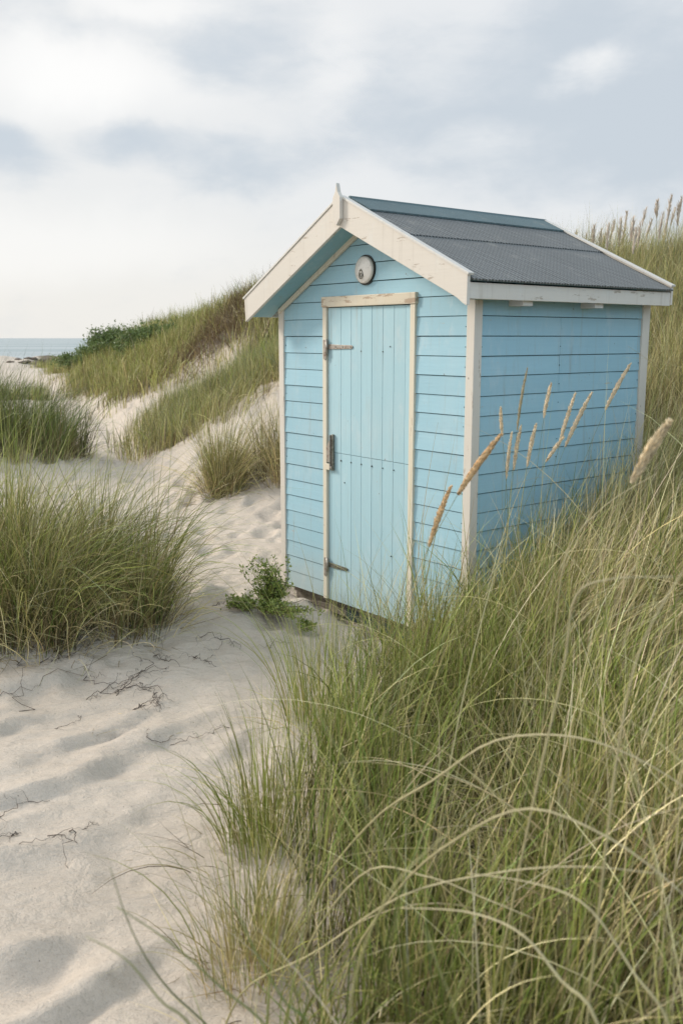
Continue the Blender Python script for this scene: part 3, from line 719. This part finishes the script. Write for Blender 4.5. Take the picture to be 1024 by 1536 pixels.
archpx([(1010, 1560, 1.3), (950, 1460, 1.35), (880, 1360, 1.42), (800, 1325, 1.5), (700, 1310, 1.6)], .0056, 'pale stem bowing from the lower right corner back to the left')
archpx([(900, 1550, 1.3), (840, 1470, 1.36), (780, 1400, 1.42), (700, 1368, 1.5), (600, 1362, 1.6)], .0070, 'thick pale stem bowing left from the bottom edge near the right corner')
archpx([(560, 1230, 2.1), (650, 1170, 1.95), (740, 1112, 1.85), (850, 1104, 1.75), (950, 1135, 1.68), (1040, 1190, 1.62)], .0070, 'highest pale stem arching above the foreground grass to the right edge')
archpx([(330, 1560, 1.55), (250, 1480, 1.5), (200, 1400, 1.45), (165, 1300, 1.42)], .0050, 'dark green stem leaning left across the bottom of the sand', c0=(.10, .14, .04), c1=(.16, .2, .08))
archpx([(420, 1570, 1.35), (330, 1480, 1.35), (250, 1410, 1.35), (175, 1360, 1.35)], .0056, 'green blade reaching left from the bottom edge over the sand', c0=(.17, .2, .06), c1=(.25, .28, .1))
archpx([(470, 1560, 1.3), (425, 1500, 1.3), (370, 1400, 1.3), (330, 1290, 1.3)], .0056, 'dark green blade rising left from the bottom edge beside the sparse tuft', c0=(.10, .15, .03), c1=(.22, .28, .08))
archpx([(300, 1570, 1.25), (240, 1500, 1.25), (190, 1440, 1.25), (130, 1405, 1.25)], .0052, 'low olive blade bending left near the bottom of the sand', c0=(.2, .22, .07), c1=(.34, .34, .14))
archpx([(520, 1560, 1.25), (540, 1440, 1.22), (590, 1330, 1.2), (670, 1250, 1.2)], .0056, 'olive blade slanting right from the middle of the bottom edge', c0=(.2, .22, .07), c1=(.50, .46, .22))
archpx([(830, 960, 2.6), (850, 830, 2.5), (905, 760, 2.45), (985, 710, 2.4)], .0055, 'straw stem rising above the bank grass beside the blurred seed head')
archpx([(755, 1420, 1.8), (800, 1200, 1.7), (845, 1000, 1.65), (860, 900, 1.62), (905, 870, 1.6), (1010, 865, 1.58)], .0062, 'tall straw stem bent over towards the right edge, above all other foreground stems')
archpx([(905, 1300, 1.5), (930, 1100, 1.45), (965, 960, 1.42), (1040, 830, 1.4)], .0062, 'straight straw stem slanting out of the right edge')

# seed heads -------------------------------------------------------------------
PM = grass_mat('seed_head_husk', .25)
def plume(name, top, bot, base, r, label, group, col=(1.0, .84, .60), n=260, hair=.012, stemcol=(.16, .19, .07), stemr=.0014, cat='seed head'):
    top, bot, base = Vector(top), Vector(bot), Vector(base)
    root = empty(name, base, 0, label, cat, group)
    d = (top-bot); Ln = d.length; dn = d/Ln
    midp = bot-dn*(bot-base).length*.45
    mb = MB(); pts = []
    for i in range(9):
        u = i/8; pts.append(((1-u)**2*base+2*u*(1-u)*midp+u*u*bot)-base)
    pts.append(bot+dn*Ln*.5-base)
    mb.tube(pts, [stemr*(1-.05*i) for i in range(10)], 5); st = mb.build('stem', GM, root, smooth=True)
    c_ = np.tile(np.array([*stemcol, 1.0]), (len(mb.v), 1)); st.data.attributes.new('tint', 'FLOAT_COLOR', 'POINT').data.foreach_set('color', c_.astype(np.float32).ravel())
    # head: tapering core plus overlapping husks
    u = rng.random(n)**.9; prof = np.sin(np.pi*np.clip(u*.86+.10, 0, 1))**.7
    ax = np.array(dn); e1 = np.array(dn.cross(Vector((.2, -.9, .1))).normalized()); e2 = np.cross(ax, e1)
    an = rng.uniform(0, 2*math.pi, n); rad_ = np.cos(an)[:, None]*e1+np.sin(an)[:, None]*e2
    bow = np.array([.06, 0, -.02])*Ln
    c0 = np.array(bot-base)+ax*(u*Ln)[:, None]+rad_*(r*prof*.45)[:, None]+bow*(u**2)[:, None]
    dirv = ax*.93+rad_*.34+rng.normal(0, .07, (n, 3)); dirv /= np.linalg.norm(dirv, axis=1)[:, None]
    hl = hair*rng.uniform(.7, 1.4, n)*(.5+.6*prof); az = np.arctan2(dirv[:, 1], dirv[:, 0]); tl = np.arccos(np.clip(dirv[:, 2], -1, 1))
    cc = np.array(col)*rng.uniform(.6, 1.3, (n, 1))
    v, f, cl = blades(c0, az, tl, tl+.1, hl, np.full(n, r*.38), cc*.8, cc*1.1, 3, 1, .05)
    # solid core
    core = MB(); cpts = [Vector(tuple(np.array(bot-base)+ax*Ln*q+bow*q*q)) for q in np.linspace(0, 1, 12)]
    core.tube(cpts, [max(.0006, r*.62*math.sin(math.pi*min(1, q*.86+.10))**.7) for q in np.linspace(0, 1, 12)], 7)
    cv = np.array(core.v); cf = np.array([q for q in core.f if len(q) == 4])
    o = grass_object('head', [(v, f, cl), (cv, cf, np.tile(np.array(col)*.75, (len(cv), 1)))], PM, root)
    return root
def plume_px(t, b_, Y, r, label, dx=-.12, dy=-.05, Yb=None, **kw):
    tp = at(t[0], t[1], Y+(.0 if Yb is None else 0)); bt = at(b_[0], b_[1], Yb or Y)
    bx2, by2 = bt.x+dx, bt.y+dy; base = Vector((bx2, by2, float(macro(bx2, by2))-.02))
    plume('seed_head_stalk', tp, bt, base, r*KR, label, 'pale seed heads rising in front of the hut', **kw)
Y0 = 4.55; KR = 1.6
plume_px((785, 550), (775, 645), Y0, .0062, 'thin dark seed stalk, tallest of those left of the middle of the side wall', col=(.60, .52, .34), hair=.010)
plume_px((748, 610), (753, 655), Y0, .0065, 'small short seed head nearest the cream corner post', dx=.02)
plume_px((763, 648), (759, 718), Y0, .0075, 'narrow seed head low against the wall, second from the corner post', dx=.0)
plume_px((777, 637), (770, 705), Y0, .0085, 'seed head directly below the thin dark stalk')
plume_px((823, 574), (815, 627), Y0+.05, .0078, 'short upright seed head on a dark stem in the centre of the side wall', dx=-.08)
plume_px((800, 634), (790, 700), Y0, .0085, 'upright seed head low down under the short upright one')
plume_px((858, 588), (838, 668), Y0+.1, .0090, 'slim slanting seed head, left one of the close pair', dx=-.16)
plume_px((842, 655), (818, 693), Y0, .0078, 'small slanting seed head tucked under the close pair', dx=-.12)
plume_px((882, 587), (847, 670), Y0+.1, .0105, 'fat slanting seed head, right one of the close pair', dx=-.2)
plume_px((941, 543), (907, 615), Y0+.15, .0100, 'seed head leaning right near the back corner post, highest on the side wall', dx=-.25)
plume_px((744, 650), (686, 742), 2.7, .0095, 'brown curved seed head crossing the cream corner post', dx=-.25, col=(.88, .62, .34), n=420, hair=.010)
plume_px((670, 728), (643, 820), 2.9, .0085, 'brown seed head in front of the wall between door and corner post', dx=-.12, col=(.92, .66, .37), n=420, hair=.010)
plume_px((996, 632), (946, 725), 2.05, .0078, 'thick fluffy tan seed head close by at the right edge', dx=-.22, col=(.92, .78, .54), n=900, hair=.016)

# feathery reeds on the skyline of the right bank
rr_ = random.Random(5)
sky = [(848, 352), (862, 346), (877, 350), (889, 338), (899, 344), (910, 334), (920, 330), (929, 326), (938, 318), (948, 325), (958, 332), (967, 312), (975, 330), (984, 300), (992, 318), (1004, 293), (1011, 312), (1019, 296), (1030, 290), (1042, 300), (905, 350), (935, 340), (952, 340), (998, 330)]
for i, (px, py) in enumerate(sky):
    Y = rr_.uniform(10.4, 12.4); tp = at(px, py, Y); bt = at(px-rr_.uniform(0, 7), py+rr_.uniform(26, 44), Y)
    bs = Vector((bt.x-.08, bt.y+rr_.uniform(-.1, .1), float(macro(bt.x-.08, bt.y))-.03))
    plume('feathery_reed', tp, bt, bs, rr_.uniform(.014, .024), 'feathery pinkish tan reed plume against the sky on the bank right of the roof', 'feathery reed plumes on the skyline', col=(.80, .68, .56), n=70, hair=.05, stemr=.004, cat='reed')

# ------------------------------------------------------------------ leafy plants
def leaf_mat(name, c1, c2):
    m, nt, b, out = new_mat(name); geo = nt.n('ShaderNodeNewGeometry')
    c = nt.mix(geo.outputs['Random Per Island'], c1, c2); nt.l(c, b.inputs['Base Color']); b.inputs['Roughness'].default_value = .45
    tr = nt.n('ShaderNodeBsdfTranslucent'); nt.l(c, tr.inputs['Color']); mx = nt.n('ShaderNodeMixShader', i={0: .25}); nt.l(b.outputs[0], mx.inputs[1]); nt.l(tr.outputs[0], mx.inputs[2]); nt.l(mx.outputs[0], out.inputs[0]); return m
LM = leaf_mat('creeper_leaf', (.12, .18, .035), (.34, .38, .09)); LD = leaf_mat('shrub_leaf', (.085, .13, .035), (.20, .26, .085))
M['stemw'] = simple('woody_stem', (.14, .10, .06), .8, 0, 30)
def leafy(name, label, centre, stems, leaf, nleaf, lm, cat, group=None, srad=.003, spread=0):
    """stems: list of (end offset vector, droop); leaves set along every stem"""
    root = empty(name, centre, 0, label, cat, group); st = MB(); lv = MB()
    for e, dr_ in stems:
        e = Vector(e); n = 7; pts = []
        j = Vector((random.gauss(0, .12), random.gauss(0, .12), 0))*e.length
        for i in range(n+1): u = i/n; pts.append(e*u+j*math.sin(u*math.pi)+Vector((0, 0, dr_*math.sin(u*math.pi))))
        st.tube(pts, [srad*(1-.7*i/n) for i in range(n+1)], 5)
        for _ in range(nleaf):
            u = random.uniform(.12, 1); k = min(int(u*n), n-1); p = pts[k].lerp(pts[k+1], u*n-k)
            d = Vector((random.gauss(0, 1), random.gauss(0, 1), random.gauss(.35, .8))).normalized(); s_ = d.cross(Vector((random.gauss(0, 1), random.gauss(0, 1), random.gauss(0, 1)))).normalized()
            L = leaf*random.uniform(.6, 1.3); p = p+d*leaf*.3*random.random()+Vector((random.gauss(0, spread), random.gauss(0, spread), random.gauss(0, spread)))
            up = d.cross(s_)*L*.12; k0 = len(lv.v)
            lv.v += [tuple(p), tuple(p+d*L*.4+s_*L*.26+up), tuple(p+d*L), tuple(p+d*L*.4-s_*L*.26+up), tuple(p+d*L*.45)]
            lv.f += [(k0, k0+1, k0+4), (k0+1, k0+2, k0+4), (k0+2, k0+3, k0+4), (k0+3, k0, k0+4)]
    st.build('stem', M['stemw'], root, smooth=True); me = bpy.data.meshes.new('foliage'); me.from_pydata(lv.v, [], lv.f); me.materials.append(lm)
    o = bpy.data.objects.new('foliage', me); C.objects.link(o); o.parent = root; return root
gx_, gy_ = hit(410, 903); stems = []
for i in range(52):
    a = random.uniform(0, 2*math.pi); r = random.uniform(.04, .19); stems.append(((r*math.cos(a)-.03, r*.6*math.sin(a), random.uniform(.05, .32)), .02))
leafy('leafy_dune_plant', 'bushy bright green leafy plant at the foot of the left corner post of the hut', (gx_, gy_, float(macro(gx_, gy_))-.02), stems, .024, 46, LM, 'plant', None, .003, .008)
for (ax_, ay_, ex, ey, lab) in ((392, 915, 458, 950, 'low green creeper trailing over the sand in front of the bushy plant'), (372, 915, 350, 915, 'tiny green sprig on the sand left of the creeper'), (462, 940, 468, 958, 'small dark green sprig on the sand below the door')):
    x0, y0 = hit(ax_, ay_); x1, y1 = hit(ex, ey); stems = []
    n_ = 70 if 'creeper' in lab else 8
    for i in range(n_):
        u = random.random(); stems.append((((x1-x0)*u+random.gauss(0, .05), (y1-y0)*u+random.gauss(0, .05), random.uniform(.02, .08)), .01))
    leafy('creeping_plant', lab, (x0, y0, float(macro(x0, y0))), stems, .022, 26, LM, 'plant')
def shrub(px, py, Y, rx, rz, label, n=70):
    p = at(px, py, Y); z = float(macro(p.x, Y)); stems = []
    for i in range(n):
        a = random.uniform(0, 2*math.pi); e = random.uniform(.05, 1.5); r = random.uniform(.45, 1.08)
        stems.append((Vector((math.cos(a)*math.cos(e)*rx*r, math.sin(a)*math.cos(e)*rx*.8*r, math.sin(e)*rz*r)), .05))
    leafy('dune_shrub', label, (p.x, Y, z-.1), stems, .085, 330, LD, 'shrub', None, .02, .085)
shrub(222, 506, 27, 1.05, 1.0, 'dark green rounded shrub, taller one on the crest of the far dune')
shrub(176, 532, 30, 1.2, .85, 'dark green shrub lower down the crest of the far dune nearer the sea')
shrub(256, 482, 27, .45, .7, 'small thin shrub sticking up beside the tall dark one')
shrub(135, 556, 32, 1.2, .5, 'low dark scrub at the seaward foot of the far dune', 40)

# boulders / dark scrub on the low beach ridge
bm_ = simple('dark_beach_boulder', (.17, .13, .10), .9, 0, 4.5, .5, .2, (.07, .055, .04), bd=.05)
def rock_mesh(seed, dark=True):
    bm = bmesh.new(); bmesh.ops.create_icosphere(bm, subdivisions=3, radius=1); rs = random.Random(seed); off = rs.uniform(0, 50)
    for v in bm.verts:
        n = float(fbm(np.array([v.co.x*1.2+off]), np.array([v.co.y*1.2+v.co.z*.9]), seed, 4)[0]); v.co *= 1+1.1*n
        v.co.z *= .6
    me = bpy.data.meshes.new('boulder'); bm.to_mesh(me); bm.free(); me.materials.append(bm_); return me
protos = [rock_mesh(s) for s in (71, 72, 73, 74)]
rk = random.Random(9)
spots = [(36, 535), (44, 530), (52, 532), (60, 529), (68, 534), (78, 531), (88, 530), (95, 532), (104, 534), (112, 533), (122, 533), (131, 535), (28, 540), (16, 541), (74, 537), (99, 537)]
for i, (px, py) in enumerate(spots):
    Y = rk.uniform(51, 54); p = at(px, py, Y); o = bpy.data.objects.new('boulder', protos[i % 4]); C.objects.link(o)
    s_ = rk.uniform(.14, .40); g_ = float(macro(p.x, Y)); o.location = (p.x, Y, g_+s_*.15); o.scale = (s_*1.5, s_, s_*.9); o.rotation_euler = (0, 0, rk.uniform(0, 6))
    tag(o, 'dark brown boulder on the low sand ridge in front of the sea', 'boulder', 'boulders along the far beach ridge')

# ------------------------------------------------------------------ dead twigs on the sand
TW = simple('dead_twig_bark', (.085, .065, .05), .85, 0, 60)
def twig(pxs, label, r=.003, branch=3, lift=.012):
    r *= .5; branch = max(0, branch-1)
    P = [hit(*p) for p in pxs]; root = P[0]; z0 = float(ground(np.array([root[0]]), np.array([root[1]]))[0]); mb = MB()
    def strand(a, b_, rad, wob):
        n = 9; pts = []; a = np.array(a); b_ = np.array(b_); d = b_-a; nrm = np.array([-d[1], d[0]])
        wk = np.cumsum([0]+[random.gauss(0, .05) for _ in range(n)]); wk = wk-np.linspace(0, wk[-1], n+1)
        bow = random.gauss(0, .10); hz = [abs(random.gauss(0, .6)) for _ in range(n+1)]
        for i in range(n+1):
            u = i/n; q = a+d*u+nrm*(wk[i]*(1+wob*4)+bow*math.sin(u*math.pi))
            g_ = float(ground(np.array([q[0]]), np.array([q[1]]))[0]); pts.append((q[0]-root[0], q[1]-root[1], g_-z0+rad+lift*math.sin(u*math.pi)*(.4+hz[i])))
        mb.tube(pts, [rad*(1-.6*i/n) for i in range(n+1)], 5)
    for i in range(len(P)-1): strand(P[i], P[i+1], r, .12)
    for k in range(branch):
        i = random.randrange(len(P)-1); u = random.random(); a = (P[i][0]+(P[i+1][0]-P[i][0])*u, P[i][1]+(P[i+1][1]-P[i][1])*u); an = random.uniform(0, 6.28); L = random.uniform(.04, .13)
        strand(a, (a[0]+L*math.cos(an), a[1]+L*math.sin(an)), r*.55, .3)
    o = mb.build('dead_twig', TW, None, smooth=True, label=label); o.location = (root[0], root[1], z0); return tag(o, label, 'twig', 'dead twigs lying on the sand')
twig([(220, 1120), (262, 1108)], 'thin dark twig on the open sand in the middle left, below the big clump', branch=2)
twig([(255, 1120), (320, 1105), (345, 1096)], 'long forked twig on the sand just left of the foreground grass', branch=4)
twig([(0, 1232), (45, 1208), (75, 1204)], 'bundle-like twig reaching in from the left edge above the broken one', branch=4)
twig([(30, 1285), (80, 1268), (125, 1254), (150, 1250)], 'long thin twig lying across the lower left sand', r=.0026, branch=3)
twig([(72, 1264), (103, 1306)], 'short straight stick crossing the long thin twig', r=.0034, branch=0)
twig([(0, 1285), (18, 1262), (33, 1258)], 'dark broken twig at the left edge of the sand', r=.0045, branch=3)
twig([(105, 1262), (117, 1272)], 'tiny dark curled stick right of the crossed twigs', r=.005, branch=1)
twig([(30, 1075), (26, 1000), (16, 950)], 'long bare root trailing down from the big clump at the left', r=.0035, branch=3)
twig([(0, 1045), (60, 1030), (140, 985)], 'curved root below the big clump at the left edge', r=.003, branch=4)
twig([(85, 1092), (120, 1078), (118, 1070)], 'small bent twig alone on the smooth sand below the roots', r=.0026, branch=2)
for i, (a, b_) in enumerate((((130, 1010), (235, 1065)), ((150, 1035), (250, 1010)), ((175, 1045), (215, 990)), ((200, 1075), (240, 1060)), ((210, 1030), (243, 1068)), ((130, 1050), (200, 1035)), ((300, 960), (360, 975)), ((290, 990), (325, 1003)), ((230, 985), (270, 1010)), ((60, 1000), (140, 975)))):
    twig([a, ((a[0]+b_[0])//2+random.randint(-12, 12), (a[1]+b_[1])//2+random.randint(-8, 8)), b_], 'wiry dark twig in the tangle on the sand under the big clump', r=.0042, branch=7, lift=.02)
for a, b_, lab in (((405, 970), (425, 962), 'small dark twig on the sand below the creeper'), ((318, 905), (335, 902), 'small twig on the trodden path near the leafy plant'), ((440, 905), (500, 915), 'dark dry litter twig at the foot of the front wall'), ((455, 893), (480, 903), 'dry twig lying under the left end of the front wall')):
    twig([a, b_], lab, r=.004, branch=5, lift=.02)

# ------------------------------------------------------------------ sky and light
world = bpy.data.worlds.new('World'); scene.world = world; world.use_nodes = True
t = world.node_tree; t.nodes.clear(); nt = NT(t)
wo = nt.n('ShaderNodeOutputWorld')
SUN_EL, SUN_AZ = R(31), R(-72)     # azimuth from +Y, clockwise positive: low left
sky_ = nt.n('ShaderNodeTexSky', sky_type='NISHITA', sun_disc=False, sun_elevation=SUN_EL, sun_rotation=SUN_AZ, air_density=1.0, dust_density=2.5, ozone_density=1.0)
bgs = nt.n('ShaderNodeBackground', i={'Strength': .10}); nt.l(sky_.outputs[0], bgs.inputs[0])
dirv = nt.n('ShaderNodeTexCoord').outputs['Generated']
nrm = nt.n('ShaderNodeVectorMath', operation='NORMALIZE'); nt.l(dirv, nrm.inputs[0]); dirv = nrm.outputs[0]
sep = nt.n('ShaderNodeSeparateXYZ'); nt.l(dirv, sep.inputs[0]); zz = sep.outputs[2]
wn = nt.n('ShaderNodeTexNoise', i={'Scale': 5.0, 'Detail': 5.0, 'Roughness': .55}); nt.l(dirv, wn.inputs['Vector'])
wsub = nt.n('ShaderNodeVectorMath', operation='SUBTRACT'); nt.l(wn.outputs['Color'], wsub.inputs[0]); wsub.inputs[1].default_value = (.5, .5, .5)
wsc = nt.n('ShaderNodeVectorMath', operation='SCALE'); nt.l(wsub.outputs[0], wsc.inputs[0]); wsc.inputs['Scale'].default_value = .11
wdir = nt.n('ShaderNodeVectorMath', operation='ADD'); nt.l(dirv, wdir.inputs[0]); nt.l(wsc.outputs[0], wdir.inputs[1]); wdir = wdir.outputs[0]
def blob(px, py, rx, ry, amt):
    v = ray(px, py).normalized(); s_ = 1425.0/v.y if False else 1/1500.0
    sb = nt.n('ShaderNodeVectorMath', operation='SUBTRACT'); nt.l(wdir, sb.inputs[0]); sb.inputs[1].default_value = v
    ml = nt.n('ShaderNodeVectorMath', operation='MULTIPLY'); nt.l(sb.outputs[0], ml.inputs[0]); ml.inputs[1].default_value = (1500/rx, 1.5, 1500/ry)
    ln_ = nt.n('ShaderNodeVectorMath', operation='LENGTH'); nt.l(ml.outputs[0], ln_.inputs[0])
    return nt.ramp(ln_.outputs['Value'], .15, 1.25, amt, 0)
dark = None
for b4 in ((860, 190, 330, 120, .75), (720, 60, 300, 90, .40), (340, 245, 150, 60, .8), (185, 225, 75, 45, .6), (25, 225, 75, 60, .75), (60, 60, 130, 65, .55), (340, 60, 190, 90, .55), (960, 40, 200, 120, .45), (560, 190, 200, 80, .35), (1100, 230, 260, 110, .6), (-250, 200, 200, 80, .6), (1500, 120, 300, 110, .7)):
    d_ = blob(*b4); dark = d_ if dark is None else nt.math('ADD', dark, d_)
lit_ = None
for b4 in ((130, 120, 190, 70, 1.1), (220, 10, 150, 30, .8), (60, 370, 330, 70, .6), (880, 130, 90, 30, .9), (500, 90, 70, 90, .35), (740, 205, 70, 40, .4)):
    d_ = blob(*b4); lit_ = d_ if lit_ is None else nt.math('ADD', lit_, d_)
fn = nt.noise(dirv, 4.2, 7, .58, (1, 1, 2.6)); fn2 = nt.noise(dirv, 13, 6, .6, (1, 1, 2.4), .3)
dark = nt.math('ADD', nt.math('SUBTRACT', dark, nt.math('MULTIPLY', lit_, .55)), nt.math('ADD', nt.math('MULTIPLY', nt.math('SUBTRACT', fn, .5), 1.1), nt.math('MULTIPLY', nt.math('SUBTRACT', fn2, .5), .95)))
dark = nt.ramp(dark, -.05, 1.0)
low_ = nt.ramp(zz, -.01, .16, 1, 0)
side = nt.ramp(sep.outputs[0], -.32, .30, 1, 0)
base = nt.mix(nt.math('MULTIPLY', low_, 1.0), (.85, .875, .90), (.92, .90, .855))
base = nt.mix(nt.math('MULTIPLY', side, .45), base, (.93, .915, .88))
base = nt.mix(nt.math('MULTIPLY', lit_, .8, True), base, (1.06, 1.05, 1.03))
cl = nt.mix(dark, base, (.625, .690, .755))
# an overcast sky is about twice as bright overhead as near the horizon
up_ = nt.ramp(zz, .33, .95, 1.0, 1.02)
# blue fill added to the unseen sky behind right, brightening the side wall
ob = nt.n('ShaderNodeVectorMath', operation='DOT_PRODUCT'); nt.l(dirv, ob.inputs[0]); ob.inputs[1].default_value = (.80, -.59, .1)
cl = nt.mix(nt.ramp(ob.outputs['Value'], .05, .8), cl, (.92, 1.19, 1.46))
# thinner cloud and stronger light on the sun's side
dt = nt.n('ShaderNodeVectorMath', operation='DOT_PRODUCT'); nt.l(dirv, dt.inputs[0]); dt.inputs[1].default_value = (-.95, -.25, .25)
glow = nt.ramp(dt.outputs['Value'], .25, 1.0, 1.0, 1.35)
bgc = nt.n('ShaderNodeBackground', i={'Strength': 1.0}); nt.l(cl, bgc.inputs[0]); nt.l(nt.math('MULTIPLY', up_, glow), bgc.inputs[1])
mxw = nt.n('ShaderNodeMixShader', i={0: .93}); nt.l(bgs.outputs[0], mxw.inputs[1]); nt.l(bgc.outputs[0], mxw.inputs[2]); nt.l(mxw.outputs[0], wo.inputs[0])
sl = bpy.data.lights.new('sun', 'SUN'); sl.energy = 2.7; sl.angle = R(13); sl.color = (1, .93, .84)
so = bpy.data.objects.new('sun', sl); C.objects.link(so)
sd = Vector((math.sin(SUN_AZ)*math.cos(SUN_EL), math.cos(SUN_AZ)*math.cos(SUN_EL), math.sin(SUN_EL)))
so.rotation_euler = sd.to_track_quat('Z', 'Y').to_euler(); so.location = (-6, 2, 8)

cam = bpy.data.cameras.new('camera'); co_ = bpy.data.objects.new('camera', cam); C.objects.link(co_)
cam.sensor_fit = 'VERTICAL'; cam.sensor_height = 36; cam.sensor_width = 24; cam.lens = 36*F/1536; cam.clip_start = .05; cam.clip_end = 60000
co_.location = (0, 0, HC); co_.rotation_euler = (R(90)-PITCH, 0, 0)
cam.dof.use_dof = True; cam.dof.focus_distance = 5.9; cam.dof.aperture_fstop = 4.0
scene.camera = co_
scene.view_settings.view_transform = 'Standard'; scene.view_settings.look = 'None'; scene.view_settings.exposure = 0; scene.view_settings.gamma = 1
scene.render.engine = 'CYCLES'; scene.render.resolution_x = 682; scene.render.resolution_y = 1024
